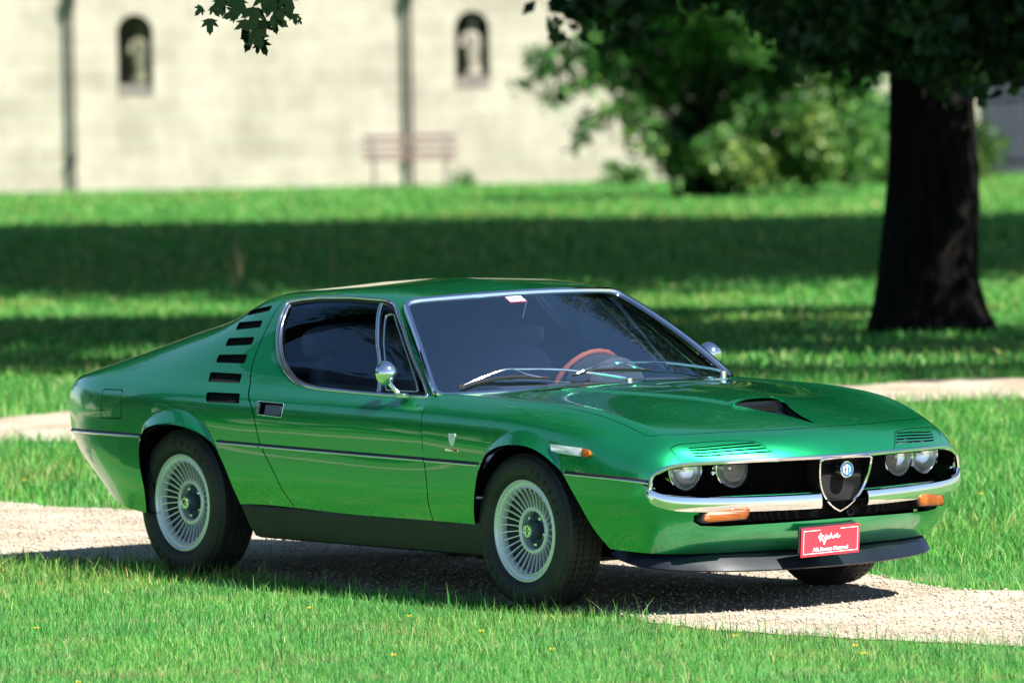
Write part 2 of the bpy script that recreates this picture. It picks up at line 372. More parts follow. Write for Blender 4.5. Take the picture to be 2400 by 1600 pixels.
RL = [  # lower skin: (x,y,z) of four rails
 [(-3.22, .700, .558), (-3.195, .69, .50), (-3.16, .68, .45), (-3.10, .665, .400)],
 [(-3.06, .760, .562), (-3.04, .754, .485), (-3.0, .74, .41), (-2.95, .715, .335)],
 [(-2.8, .800, .565), (-2.8, .798, .47), (-2.79, .786, .375), (-2.78, .765, .28)],
 [(-2.5, .822, .566), (-2.5, .821, .46), (-2.5, .812, .355), (-2.5, .79, .255)],
 [(-2.1, .829, .564), (-2.1, .829, .47), (-2.1, .818, .38), (-2.1, .79, .30)],
 [(-1.8, .830, .562), (-1.8, .831, .475), (-1.8, .822, .395), (-1.8, .80, .325)],
 [(-1.2, .830, .556), (-1.2, .832, .47), (-1.2, .824, .39), (-1.2, .80, .318)],
 [(-.6, .830, .551), (-.6, .832, .465), (-.6, .824, .385), (-.6, .80, .317)],
 [(-.1, .833, .545), (-.1, .833, .46), (-.1, .824, .38), (-.1, .80, .312)],
 [(.28, .8305, .539), (.28, .829, .45), (.28, .816, .362), (.28, .79, .29)],
 [(.48, .820, .533), (.48, .817, .44), (.48, .797, .345), (.48, .765, .262)],
 [(.615, .793, .527), (.615, .790, .43), (.605, .765, .335), (.585, .72, .25)],
 [(.705, .765, .515), (.715, .755, .42), (.70, .725, .325), (.665, .67, .243)],
 [(.765, .70, .475), (.775, .68, .40), (.76, .65, .318), (.715, .60, .240)],
 [(.82, .60, .46), (.83, .585, .39), (.815, .56, .314), (.755, .50, .238)],
 [(.89, .40, .458), (.90, .39, .385), (.88, .37, .312), (.80, .33, .238)],
 [(.93, .20, .456), (.94, .19, .382), (.92, .18, .312), (.83, .16, .238)],
 [(.94, .0, .455), (.95, .0, .38), (.93, 0, .31), (.84, 0, .238)],
]
def _rows(R):
    out = []
    for x, yz in R:
        xs = x if isinstance(x, list) else [x]*len(yz)
        out.append([(a, b, c) for a, (b, c) in zip(xs, yz)])
    return out
U1 = Skin(_rows(R1), [r[0] if not isinstance(r[0], list) else -3.235 for r in R1], VU, flare)
U2 = Skin(_rows(R2), [-.66, -.3, 0, .26, .48, .655, .765, .85], VU, flare)
SL = [0]
for a, b in zip(RL[:-1], RL[1:]): SL.append(SL[-1]+math.dist(a[1], b[1]))
LW = Skin(RL, SL, [0, 1, 2, 3], flare)
LW.sign = 1
def _bulge(x, y):
    w = np.interp(x, [-.25, -.12, .46, .60], [.33, .30, .118, .10]); t = np.clip((w+.012-y)/.024, 0, 1); t = t*t*(3-2*t)
    return .008*t*np.clip((.56-x)/.10, 0, 1)*np.clip((x+.40)/.15, 0, 1)
U2.bulge = _bulge
def ws_top(t):
    a = abs(t); return (-1.115+.150*(1-a**2.2), .522*t, 1.140+.020*(1-a**2))
def ws_base(t):
    a = abs(t); return (-.618+.19*(1-a**2.2), .738*t, .793+.012*(1-a**2))
def ws_pt(t, w, off=0.0):
    """windscreen glass: t across (-1..1), w from base (0) to header (1)"""
    a = np.array(ws_base(t)); b = np.array(ws_top(t)); p = a+(b-a)*w
    n = np.array((.57, .0, .82)); side = .030*4*w*(1-w)*(1-.35*t*t)
    n = n+np.array((-.1*t*t, .42*t*abs(t), 0)); n /= np.linalg.norm(n)
    return p+n*(side+off)
# =================================================================== SETTING
def gh(y):
    return -.0186*max(0.0, min(y-(CAM[1]+50), 75.0))
def inpoly(X, Y, P):
    X = np.asarray(X); Y = np.asarray(Y); c = np.zeros(X.shape, bool); n = len(P)
    for i in range(n):
        x1, y1 = P[i]; x2, y2 = P[i-1]
        if y1 == y2: continue
        c ^= ((y1 > Y) != (y2 > Y)) & (X < (x2-x1)*(Y-y1)/(y2-y1)+x1)
    return c
M['lawn'] = noise_mix(mat('lawn_soil_and_moss', rough=.95), (.035, .13, .025), (.065, .22, .035), 1.2, lo=.3, hi=.7, c3=(.15, .15, .06), scale3=2.3, bump=.6, bscale=60)
# ground: one sheet to the horizon
ys = [-400, -120, -60]+list(np.arange(-36, 120, 1.5))+[160, 260, 600]; xs = [-400, -120, -60]+list(np.arange(-30, 30.1, 3))+[60, 120, 400]
V = [(x, y, gh(y)) for y in ys for x in xs]; nx = len(xs)
F = [(j*nx+i, j*nx+i+1, (j+1)*nx+i+1, (j+1)*nx+i) for j in range(len(ys)-1) for i in range(nx-1)]
tag(mobj('ground', V, F, M['lawn']), kind='structure')
PA = [(-34, 21.0), (-20, 17.0), (-11, 13.5), (-6.5, 9.3), (-3.66, 6.64), (-3.03, 6.02), (-2.71, 5.58), (-2.34, 5.27), (-1.23, 3.57), (-.32, 2.36), (.4, 1.46), (.75, .92), (.94, .32), (1.06, .03), (1.31, -.02), (2.1, -.51), (5, -2.6), (11, -6.5)]
PB = [(11, -11), (5, -6.4), (1.87, -3.13), (1.16, -2.48), (.56, -2.03), (.18, -1.66), (-.05, -1.39), (-.28, -.83), (-.52, -.60), (-.8, -.10), (-1.27, .56), (-1.71, 1.24), (-2.26, 2.1), (-2.81, 2.34), (-3.36, 2.75), (-6.5, 5.4), (-11, 9.2), (-20, 13.2), (-34, 16.5)]
PD = [(-34, 3.0), (-18, 6.5), (-9, 10.2), (-3.82, 11.85), (-3.4, 12.31), (-3.03, 12.88), (-.9, 13.62), (1.29, 13.94), (1.61, 14.33), (2.18, 14.36), (5, 14.8), (12, 15)]
PE = [(12, 12.8), (2.75, 12.46), (2.07, 12.41), (1.4, 12.23), (-.89, 11.51), (-2.87, 10.23), (-3.27, 10.24), (-3.7, 10.2), (-9, 8.2), (-18, 4.6), (-34, .6)]
def wobble(P, step, amp, seed):
    r = random.Random(seed); out = []
    for (a, b), (c, d) in zip(P[:-1], P[1:]):
        n = max(1, int(math.hypot(c-a, d-b)/step))
        for i in range(n): out.append((a+(c-a)*i/n+r.uniform(-amp, amp), b+(d-b)*i/n+r.uniform(-amp, amp)))
    return out+[P[-1]]
path_a = wobble(PA, .07, .025, 1)+wobble(PB, .07, .025, 2)
path_b = wobble(PD, .12, .05, 3)+wobble(PE, .12, .05, 4)
gm = mat('pale_gravel', rough=.95)
N, L, b = nodes(gm)
tc = N.new('ShaderNodeTexCoord')
v1 = N.new('ShaderNodeTexVoronoi'); v1.inputs['Scale'].default_value = 95; L.new(tc.outputs['Object'], v1.inputs['Vector'])
n1 = N.new('ShaderNodeTexNoise'); n1.inputs['Scale'].default_value = 2.5; n1.inputs['Detail'].default_value = 6; L.new(tc.outputs['Object'], n1.inputs['Vector'])
r1 = N.new('ShaderNodeValToRGB'); r1.color_ramp.elements[0].position = .0; r1.color_ramp.elements[1].position = 1
r1.color_ramp.elements[0].color = (.27, .225, .165, 1); r1.color_ramp.elements[1].color = (.54, .48, .385, 1)
sp = N.new('ShaderNodeSeparateColor'); L.new(v1.outputs['Color'], sp.inputs[0]); L.new(sp.outputs[0], r1.inputs[0])
r2 = N.new('ShaderNodeValToRGB'); r2.color_ramp.elements[0].position = .35; r2.color_ramp.elements[1].position = .65
r2.color_ramp.elements[0].color = (.66, .62, .56, 1); r2.color_ramp.elements[1].color = (1, 1, 1, 1); L.new(n1.outputs['Fac'], r2.inputs[0])
mm = N.new('ShaderNodeMixRGB'); mm.blend_type = 'MULTIPLY'; mm.inputs[0].default_value = 1; L.new(r1.outputs[0], mm.inputs[1]); L.new(r2.outputs[0], mm.inputs[2]); L.new(mm.outputs[0], b.inputs['Base Color'])
n2 = N.new('ShaderNodeTexNoise'); n2.inputs['Scale'].default_value = 7; n2.inputs['Detail'].default_value = 6; L.new(tc.outputs['Object'], n2.inputs['Vector'])
b1 = N.new('ShaderNodeBump'); b1.inputs['Strength'].default_value = .6; b1.inputs['Distance'].default_value = .008; L.new(v1.outputs['Distance'], b1.inputs['Height'])
b2 = N.new('ShaderNodeBump'); b2.inputs['Strength'].default_value = .5; b2.inputs['Distance'].default_value = .05; L.new(n2.outputs['Fac'], b2.inputs['Height']); L.new(b1.outputs[0], b2.inputs['Normal'])
L.new(b2.outputs[0], b.inputs['Normal']); M['gravel'] = gm
def sheet(name, poly, z, m, fine=.25):
    X0 = min(p[0] for p in poly); X1 = max(p[0] for p in poly); Y0 = min(p[1] for p in poly); Y1 = max(p[1] for p in poly)
    gx, gy = np.meshgrid(np.arange(X0, X1, fine), np.arange(Y0, Y1, fine)); gx = gx.ravel(); gy = gy.ravel(); k = inpoly(gx, gy, poly)
    pts = [Vector(p) for p in poly]+[Vector((a, c)) for a, c in zip(gx[k], gy[k])]; n = len(poly)
    vs, _, fs, *_ = delaunay_2d_cdt(pts, [(i, (i+1) % n) for i in range(n)], [], 0, 1e-5)
    C = np.array([[sum(vs[i][0] for i in f)/3, sum(vs[i][1] for i in f)/3] for f in fs]); kk = inpoly(C[:, 0], C[:, 1], poly)
    o = mobj(name, [(v[0], v[1], gh(v[1])+z) for v in vs], [f for f, q in zip(fs, kk) if q], m)
    return o
tag(sheet('gravel_path', path_a, .004, M['gravel']), kind='structure')
tag(sheet('gravel_path', path_b, .009, M['gravel'], .5), kind='structure')
R_ = np.random.RandomState(5)
def visible(n, y0, y1, margin=.35):
    """random ground points inside the view, uniform per area, between world y0 and y1"""
    d0, d1 = y0-CAM[1], y1-CAM[1]
    d = np.sqrt(R_.uniform(d0*d0, d1*d1, n)); x = CAM[0]+R_.uniform(-1, 1, n)*(d*.0615+margin)
    return x, d+CAM[1]
GH = np.vectorize(gh)
# loose pebbles on the paths
def pebbles(name, n, y0, y1, s0, s1, m):
    x, y = visible(n, y0, y1); k = inpoly(x, y, path_a) | inpoly(x, y, path_b); x = x[k]; y = y[k]; n = len(x)
    s = s0+(s1-s0)*R_.rand(n)**3
    O = np.array([(1, 0, 0), (0, 1, 0), (-1, 0, 0), (0, -1, 0), (0, 0, 1), (0, 0, -.6)], float)
    O = O[None]*(.7+.6*R_.rand(n, 6, 1))*s[:, None, None]*np.array([1, 1, .7]); a = R_.rand(n)*6.28
    X = O[:, :, 0]*np.cos(a)[:, None]-O[:, :, 1]*np.sin(a)[:, None]+x[:, None]; Y = O[:, :, 0]*np.sin(a)[:, None]+O[:, :, 1]*np.cos(a)[:, None]+y[:, None]; Z = O[:, :, 2]+(GH(y)+.006+s*.2)[:, None]
    V = np.stack([X, Y, Z], -1).reshape(-1, 3)
    T = np.array([(0, 1, 4), (1, 2, 4), (2, 3, 4), (3, 0, 4), (1, 0, 5), (2, 1, 5), (3, 2, 5), (0, 3, 5)])
    F = (T[None]+(np.arange(n)*6)[:, None, None]).reshape(-1, 3)
    return tag(big_mesh(name, V, F, m, smooth=True), kind='stuff')
M['pebble'] = noise_mix(mat('pebble_stone', rough=.9), (.22, .185, .14), (.58, .52, .43), 23, detail=1, lo=.3, hi=.7)
pebbles('gravel', 60000, -2.6, 7.5, .0025, .009, M['pebble'])
# ---- grass blades
def blademat(name, c1, c2, c3, trans):
    m = mat(name, rough=.5); N, L, b = nodes(m)
    g = N.new('ShaderNodeNewGeometry'); r = N.new('ShaderNodeValToRGB'); L.new(g.outputs['Random Per Island'], r.inputs[0])
    r.color_ramp.elements[0].color = (*c1, 1); r.color_ramp.elements[0].position = 0; r.color_ramp.elements[1].color = (*c2, 1); r.color_ramp.elements[1].position = .78
    e = r.color_ramp.elements.new(1.0); e.color = (*c3, 1)
    tcc = N.new('ShaderNodeTexCoord'); nn = N.new('ShaderNodeTexNoise'); nn.inputs['Scale'].default_value = 1.4; nn.inputs['Detail'].default_value = 4; L.new(tcc.outputs['Object'], nn.inputs[0])
    rr = N.new('ShaderNodeValToRGB'); rr.color_ramp.elements[0].position = .35; rr.color_ramp.elements[1].position = .7
    rr.color_ramp.elements[0].color = (.75, .85, .8, 1); rr.color_ramp.elements[1].color = (1.25, 1.1, .9, 1); L.new(nn.outputs['Fac'], rr.inputs[0])
    mu = N.new('ShaderNodeMixRGB'); mu.blend_type = 'MULTIPLY'; mu.inputs[0].default_value = 1; L.new(r.outputs[0], mu.inputs[1]); L.new(rr.outputs[0], mu.inputs[2])
    n5 = N.new('ShaderNodeTexNoise'); n5.inputs['Scale'].default_value = .33; n5.inputs['Detail'].default_value = 3; L.new(tcc.outputs['Object'], n5.inputs[0])
    r5 = N.new('ShaderNodeValToRGB'); r5.color_ramp.elements[0].position = .52; r5.color_ramp.elements[1].position = .75; r5.color_ramp.elements[0].color = (1, 1, 1, 1); r5.color_ramp.elements[1].color = (2.1, 1.0, 1.15, 1); L.new(n5.outputs['Fac'], r5.inputs[0])
    mu2 = N.new('ShaderNodeMixRGB'); mu2.blend_type = 'MULTIPLY'; mu2.inputs[0].default_value = 1; L.new(mu.outputs[0], mu2.inputs[1]); L.new(r5.outputs[0], mu2.inputs[2]); mu = mu2
    L.new(mu.outputs[0], b.inputs['Base Color']); b.inputs['Specular IOR Level'].default_value = .35 if 'overhead' not in name else .03
    t = N.new('ShaderNodeBsdfTranslucent'); L.new(mu.outputs[0], t.inputs[0]); mx = N.new('ShaderNodeMixShader'); mx.inputs[0].default_value = trans
    out = [n for n in N if n.type == 'OUTPUT_MATERIAL'][0]; L.new(b.outputs[0], mx.inputs[1]); L.new(t.outputs[0], mx.inputs[2]); L.new(mx.outputs[0], out.inputs[0])
    return m
M['grass'] = blademat('grass_blades', (.026, .15, .030), (.120, .43, .085), (.42, .50, .22), .45)
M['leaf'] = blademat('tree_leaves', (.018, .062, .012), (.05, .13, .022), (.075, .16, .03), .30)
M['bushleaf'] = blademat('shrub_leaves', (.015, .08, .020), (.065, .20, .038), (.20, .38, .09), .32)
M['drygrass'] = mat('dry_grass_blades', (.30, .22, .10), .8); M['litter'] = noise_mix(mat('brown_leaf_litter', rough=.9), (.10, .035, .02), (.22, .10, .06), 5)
M['shadeleaf'] = blademat('shade_toned_chestnut_leaves', (.006, .022, .007), (.016, .055, .014), (.03, .09, .02), .18)  # shade under the canopy is put into this leaf colour
M['twigshade'] = blademat('overhead_leaves', (.002, .009, .004), (.004, .014, .006), (.008, .024, .010), .05)  # near-black tone stands for shade on the hanging twig
def blades(x, y, h0, h1, w, lean=.5, m=None, name='grass'):
    n = len(x); h = (h0+(h1-h0)*R_.rand(n)**2); a = R_.rand(n)*6.283; le = R_.normal(0, lean, n)*h; az = R_.rand(n)*6.283
    z = GH(y); dx, dy = np.cos(a)*w*.5, np.sin(a)*w*.5; lx, ly = np.cos(az)*le, np.sin(az)*le
    def P(t, k, s): return np.stack([x+lx*t*t+dx*k*s, y+ly*t*t+dy*k*s, z-.005+h*t], -1)
    V = np.stack([P(0, 1, -1), P(0, 1, 1), P(.55, .75, -1), P(.55, .75, 1), P(1, .08, -1), P(1, .08, 1)], 1).reshape(-1, 3)
    T = np.array([(0, 1, 3, 2), (2, 3, 5, 4)]); F = (T[None]+(np.arange(n)*6)[:, None, None]).reshape(-1, 4)
    return tag(big_mesh(name, V, F, m or M['grass'], smooth=True), kind='stuff')
def offpath(x, y, j=.03):
    a = x+R_.normal(0, j, len(x)); b_ = y+R_.normal(0, j, len(x)); return ~(inpoly(a, b_, path_a) | inpoly(a, b_, path_b))
x, y = visible(150000, -4.6, 3.4, .5); k = offpath(x, y, .035); x, y = x[k], y[k]
pn = np.sin(x*3.1+1)*np.sin(y*2.3)+np.sin(x*7.7)*np.sin(y*5.1+2)*.6     # uneven, worn patches
k = (pn > -1.0) | (R_.rand(len(x)) > .5); blades(x[k], y[k], .018, .052, .0034)
x, y = visible(3200, -4.6, 3.4, .5); k = offpath(x, y, .05); blades(x[k], y[k], .06, .115, .0036, .35)
# dry blades and worn brown tufts in the foreground
x, y = visible(9000, -4.2, 1.5, .4); k = offpath(x, y, .05) & ((np.sin(x*4.3+2)*np.sin(y*3.1+x)) > .72); blades(x[k], y[k], .015, .045, .004, .8, M['drygrass'], 'dry_grass')
# leaf litter and twigs scattered on the gravel
def litter(name, n, y0, y1, m):
    x, y = visible(n, y0, y1); k = inpoly(x, y, path_a) | inpoly(x, y, path_b); x, y = x[k], y[k]; n = len(x); a = R_.rand(n)*6.28; l = .004+.012*R_.rand(n)**2; w = l*(.25+.4*R_.rand(n)); z = GH(y)+.012
    c, s_ = np.cos(a), np.sin(a); up = R_.rand(n)*.006
    V = np.stack([np.stack([x-c*l, y-s_*l, z], -1), np.stack([x-s_*w, y+c*w, z+up], -1), np.stack([x+c*l, y+s_*l, z+up*.5], -1), np.stack([x+s_*w, y-c*w, z], -1)], 1).reshape(-1, 3)
    return tag(big_mesh(name, V, (np.array([(0, 1, 2, 3)])[None]+(np.arange(n)*4)[:, None, None]).reshape(-1, 4), m), kind='stuff')
litter('leaf_litter', 2600, -2.6, 7.5, M['litter'])
# longer tufts along the path edges
ex, ey = [], []
for P, s, off in ((PB, -1, .03), (PA, 1, .03)):
    Q = wobble(P, .012, .05, 9)
    for px_, py_ in Q:
        if abs(px_-CAM[0]) < 3 and R_.rand() < .85: ex.append(px_+s*.02+R_.normal(0, .05)); ey.append(py_+s*.03+R_.normal(0, .05))
ex, ey = np.array(ex), np.array(ey); k = offpath(ex, ey, .03); blades(ex[k], ey[k], .04, .12, .004, .4)
x, y = visible(120000, 1.2, 15, .4); k = offpath(x, y, .05); x, y = x[k], y[k]; blades(x, y, .03, .10, .0065)
x, y = visible(120000, 15, 40, .6); blades(x, y, .025, .075, .014)
x, y = visible(90000, 40, 88, 1.2); blades(x, y, .03, .09, .03)
# dry seed stalks in the lit strip
x = np.array([-2.86, -2.84, -2.1]); y = np.array([34, 34.1, 36]); M['straw'] = mat('dry_straw', (.3, .24, .12), .8)
blades(np.repeat(x, 3)+R_.normal(0, .03, 9), np.repeat(y, 3), .3, .5, .012, .1, M['straw'], 'dry_grass_stalks')
# ---- wall with two niches
M['plaster'] = mat('weathered_lime_wall', rough=.95)
N, L, b = nodes(M['plaster'])
tc = N.new('ShaderNodeTexCoord'); mp = N.new('ShaderNodeMapping'); mp.inputs['Rotation'].default_value = (radians(90), 0, 0); L.new(tc.outputs['Object'], mp.inputs[0])
nzw = N.new('ShaderNodeTexNoise'); nzw.inputs['Scale'].default_value = 1.3; nzw.inputs['Detail'].default_value = 4; L.new(tc.outputs['Object'], nzw.inputs['Vector'])
mxv = N.new('ShaderNodeMixRGB'); mxv.inputs[0].default_value = .10; L.new(mp.outputs[0], mxv.inputs[1]); L.new(nzw.outputs['Color'], mxv.inputs[2])
br = N.new('ShaderNodeTexBrick'); br.inputs['Scale'].default_value = 1.0; br.inputs['Brick Width'].default_value = .62; br.inputs['Row Height'].default_value = .30; br.inputs['Mortar Size'].default_value = .018
br.inputs['Color1'].default_value = (.385, .355, .295, 1); br.inputs['Color2'].default_value = (.44, .405, .34, 1); br.inputs['Mortar'].default_value = (.455, .43, .37, 1); L.new(mxv.outputs[0], br.inputs['Vector'])
n1 = N.new('ShaderNodeTexNoise'); n1.inputs['Scale'].default_value = 1.1; n1.inputs['Detail'].default_value = 9; n1.inputs['Roughness'].default_value = .65; L.new(tc.outputs['Object'], n1.inputs['Vector'])
r1 = N.new('ShaderNodeValToRGB'); r1.color_ramp.elements[0].position = .36; r1.color_ramp.elements[1].position = .62; r1.color_ramp.elements[0].color = (.76, .75, .72, 1); r1.color_ramp.elements[1].color = (1.06, 1.05, 1.03, 1); L.new(n1.outputs['Fac'], r1.inputs[0])
mu = N.new('ShaderNodeMixRGB'); mu.blend_type = 'MULTIPLY'; mu.inputs[0].default_value = 1; L.new(br.outputs['Color'], mu.inputs[1]); L.new(r1.outputs[0], mu.inputs[2]); L.new(mu.outputs[0], b.inputs['Base Color'])
bp = N.new('ShaderNodeBump'); bp.inputs['Strength'].default_value = .6; bp.inputs['Distance'].default_value = .04; L.new(n1.outputs['Fac'], bp.inputs['Height']); L.new(bp.outputs[0], b.inputs['Normal'])
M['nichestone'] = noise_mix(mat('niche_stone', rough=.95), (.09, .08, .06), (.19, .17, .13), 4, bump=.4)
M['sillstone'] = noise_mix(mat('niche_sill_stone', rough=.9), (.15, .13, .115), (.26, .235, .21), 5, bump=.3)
WY = 86.94
def niche_poly(cx, z0, w, z1, n=12):
    r = w/2; return [(cx-r, z0), (cx+r, z0)]+[(cx+r*cos(pi*i/n), z1-r+r*sin(pi*i/n)) for i in range(n+1)]
NI = [(-5.885, .055, .50, 1.20), (-1.145, .075, .48, 1.16)]
wall = empty('masonry_wall', (0, WY, -1.3)); tag(wall, 'long pale plastered masonry wall with two arched niches behind the lawn', 'wall')
polys = [niche_poly(*n_[:1], n_[1], n_[2], n_[3]) for n_ in NI]; outer = [(-40, -1.7), (40, -1.7), (40, 3.2), (-40, 3.2)]
pts = []; ed = []
for P in [outer]+polys:
    k = len(pts); pts += [Vector(p) for p in P]; ed += [(k+i, k+(i+1) % len(P)) for i in range(len(P))]
pts += [Vector((a, c)) for a in np.arange(-39, 40, 1.0) for c in np.arange(-1.2, 3, .8)]
vs, _, fs, *_ = delaunay_2d_cdt(pts, ed, [], 0, 1e-5)
Cc = np.array([[sum(vs[i][0] for i in f)/3, sum(vs[i][1] for i in f)/3] for f in fs]); k = ~(inpoly(Cc[:, 0], Cc[:, 1], polys[0]) | inpoly(Cc[:, 0], Cc[:, 1], polys[1]))
b_ = MB(); b_.add([(v[0], 0, v[1]+1.3) for v in vs], [f for f, q in zip(fs, k) if q])
b_.add([(-40, 0, 4.5), (40, 0, 4.5), (40, .7, 4.5), (-40, .7, 4.5), (-40, .7, -.4), (40, .7, -.4)], [(0, 1, 2, 3), (3, 2, 5, 4)])
b_.build('plaster_face', M['plaster'], wall, smooth=False)
b_ = MB()
for i in range(40): b_.box((-39+2*i, .3, 4.56), (1.98, .95, .12))
b_.build('coping', M['sillstone'], wall, smooth=False)['kind'] = 'stuff'
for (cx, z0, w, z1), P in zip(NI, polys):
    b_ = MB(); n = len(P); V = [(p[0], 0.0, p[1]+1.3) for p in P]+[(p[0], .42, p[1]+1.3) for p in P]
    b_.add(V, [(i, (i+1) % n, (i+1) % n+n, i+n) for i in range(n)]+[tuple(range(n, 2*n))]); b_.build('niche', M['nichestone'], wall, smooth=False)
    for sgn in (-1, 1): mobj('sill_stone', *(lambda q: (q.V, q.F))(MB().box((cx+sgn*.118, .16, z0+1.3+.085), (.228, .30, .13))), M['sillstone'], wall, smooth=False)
    n2 = 14; arch = [(cx+(w/2+.02)*cos(pi*i/n2), z1-w/2+1.3+(w/2+.02)*sin(pi*i/n2)) for i in range(n2+1)]
# stone figures in the niches
def figure(cx, z0, lean, m, label):
    r = empty('stone_figure', (cx, WY+.2, z0)); tag(r, label, 'statue')
    q = MB(); q.lathe([(0, .001), (0, .15), (.06, .155), (.10, .12), (.3, .13), (.48, .15), (.58, .14), (.64, .06), (.67, .04)], 18, 'z'); 
    q.V = [(v[0]+lean*v[2]+.02*sin(v[2]*19), v[1]*.8+.015*cos(v[0]*60), v[2]) for v in q.V]; q.build('robe', m, r)
    h = MB().lathe([(.66, .001), (.67, .045), (.72, .068), (.78, .062), (.82, .03), (.83, .001)], 14, 'z'); h.V = [(v[0]+lean*v[2], v[1], v[2]) for v in h.V]; h.build('head', m, r)
    a = MB().tube([(-.13+lean*.5, -.02, .56), (-.17+lean*.4, -.07, .42), (-.04, -.12, .40)], [.045, .04, .03], 10); a.build('arm', m, r)
M['statue1'] = noise_mix(mat('mossy_stone', rough=.95), (.09, .10, .06), (.20, .19, .13), 6, bump=.4)
M['statue2'] = noise_mix(mat('pale_weathered_stone', rough=.95), (.20, .18, .14), (.34, .31, .26), 6, bump=.4)
figure(-5.82, .24, .06, M['statue1'], 'mossy stone figure standing in the left wall niche'); figure(-1.13, .25, .01, M['statue2'], 'pale weathered stone figure in the niche above the bench')
# drainpipes
M['pipe'] = noise_mix(mat('dark_weathered_pipe', rough=.7), (.008, .007, .006), (.024, .021, .016), 8)
for i, (x0, lab) in enumerate(((-6.77, 'dark drainpipe on the wall left of the mossy figure niche'), (-2.02, 'dark drainpipe on the wall behind the bench'))):
    r = empty('drainpipe', (x0, WY-.10, -1.32)); tag(r, lab, 'drainpipe', 'drainpipes on the wall')
    MB().lathe([(0, .032), (4.4, .032)], 16, 'z').build('pipe', M['pipe'], r)
    for z in (.5, 2.62, 4.2): MB().lathe([(z, .039), (z, .052), (z+.06, .052), (z+.06, .039)], 16, 'z').build('bracket', M['pipe'], r)
    MB().box((0, .02, 2.75), (.12, .12, .20)).build('collar', M['pipe'], r, smooth=False)
# added gate standing in for a shaded stretch of wall
M['shadeboard'] = noise_mix(mat('blue_grey_wall_shade', rough=.7), (.014, .019, .032), (.03, .038, .055), 5, stretch=(8, 8, 1))
gt = empty('shade_boards', (7.1, WY-.06, -1.34)); tag(gt, 'added blue grey gate in the wall right of the black trunk', 'shadeboard')
for i in range(11): MB().box((-.95+i*.19, (i % 2)*.008, 1.22), (.182, .05, 2.36)).build('board', M['shadeboard'], gt, smooth=False)
for z in (.35, 1.2, 2.1): MB().box((0, -.04, z), (2.05, .03, .12)).build('rail', M['shadeboard'], gt, smooth=False)
# bench
M['slat'] = noise_mix(mat('faded_red_brown_wood', rough=.8), (.13, .085, .075), (.19, .135, .115), 6, stretch=(1, 8, 8))
bn = empty('park_bench', (-2.04, WY-1.15, gh(WY-1.15))); tag(bn, 'faded red brown slatted park bench in front of the plaster wall', 'bench')
for z, t in ((.715, .062), (.60, .058), (.485, .05)): MB().box((0, .18+(z-.5)*.3, z), (1.31, .03, t)).build('backrest_slat', M['slat'], bn, smooth=False)
for yy in (-.22, -.11, .0, .10): MB().box((0, yy, .42), (1.31, .095, .035)).build('seat_slat', M['slat'], bn, smooth=False)
M['iron'] = mat('grey_bench_iron', (.16, .15, .14), .6)
for sx in (-.5, .5):
    MB().tube([(sx, -.24, 0), (sx, -.22, .39), (sx, .12, .39)], .022, 8).build('leg', M['iron'], bn); MB().tube([(sx, .22, 0), (sx, .12, .39), (sx, .25, .76)], .022, 8).build('leg', M['iron'], bn)
# ---- trees
M['bark'] = noise_mix(mat('dark_bark', rough=.98, Specular_IOR_Level=.08), (.003, .0027, .0025), (.011, .0095, .0085), 3, detail=8, stretch=(6, 6, 1), bump=1.0, bscale=9)
def leaves(centres, n, size, seed, flat=1.0):
    """leaf-sized quads spread through clumps: centres = (x,y,z,rx,ry,rz)"""
    r = np.random.RandomState(seed); C = np.array(centres); vol = C[:, 3]*C[:, 4]*C[:, 5]; idx = r.choice(len(C), n, p=vol/vol.sum()); c = C[idx]
    d = r.normal(size=(n, 3)); d /= np.linalg.norm(d, axis=1)[:, None]; P = c[:, :3]+d*c[:, 3:]*(r.rand(n, 1)**.45)
    # break into small clusters so that gaps stay open
    kc = r.randint(0, max(8, n//22), n); cc = r.normal(size=(max(8, n//22), 3))*.0; P += r.normal(size=(n, 3))*size*.6
    u = r.normal(size=(n, 3)); u /= np.linalg.norm(u, axis=1)[:, None]; w = r.normal(size=(n, 3)); w[:, 2] *= 1; v = np.cross(u, w); v /= np.linalg.norm(v, axis=1)[:, None]+1e-9
    s = size*(.6+.7*r.rand(n, 1)); V = np.stack([P-u*s*.5, P+v*s*.33, P+u*s*.5, P-v*s*.33], 1).reshape(-1, 3)
    return V, (np.array([(0, 1, 2, 3)])[None]+(np.arange(n)*4)[:, None, None]).reshape(-1, 4)
def sunhole(V, loc, spots):
    """drop leaves that would shade the given ground spots (x, y, rx, ry)"""
    C = V.reshape(-1, 4, 3).mean(1)+np.array(loc); h = C[:, 2]; gx = C[:, 0]-.650*h; gy = C[:, 1]+.600*h; keep = np.ones(len(C), bool)
    for x, y, rx, ry in spots: keep &= ~((((gx-x)/rx)**2+((gy-y)/ry)**2 < 1) & (np.random.RandomState(3).rand(len(C)) > .03) & (h > 1.2))
    V = V.reshape(-1, 4, 3)[keep]; n = len(V); return V.reshape(-1, 3), (np.array([(0, 1, 2, 3)])[None]+(np.arange(n)*4)[:, None, None]).reshape(-1, 4)
SPOTS = [(1.55, 18.0, 1.0, 2.3), (.95, 17.2, .6, 1.3), (2.1, 17.2, .4, 1.4), (-2.9, 19.4, .45, .8), (1.0, 24.2, .3, .6), (-3.6, 13.4, 1.4, 1.6), (2.6, 13.2, 1.6, 1.0)]
def clumps(c, R, n, seed, rr=(.28, .42), squash=.8):
    r = random.Random(seed); out = []
    for i in range(n):
        a = r.uniform(0, 6.28); e = math.acos(r.uniform(-1, 1)); k = r.uniform(.45, .95); q = r.uniform(*rr)
        out.append((c[0]+R[0]*k*sin(e)*cos(a), c[1]+R[1]*k*sin(e)*sin(a), c[2]+R[2]*k*cos(e), R[0]*q, R[1]*q, R[2]*q*squash))
    return out
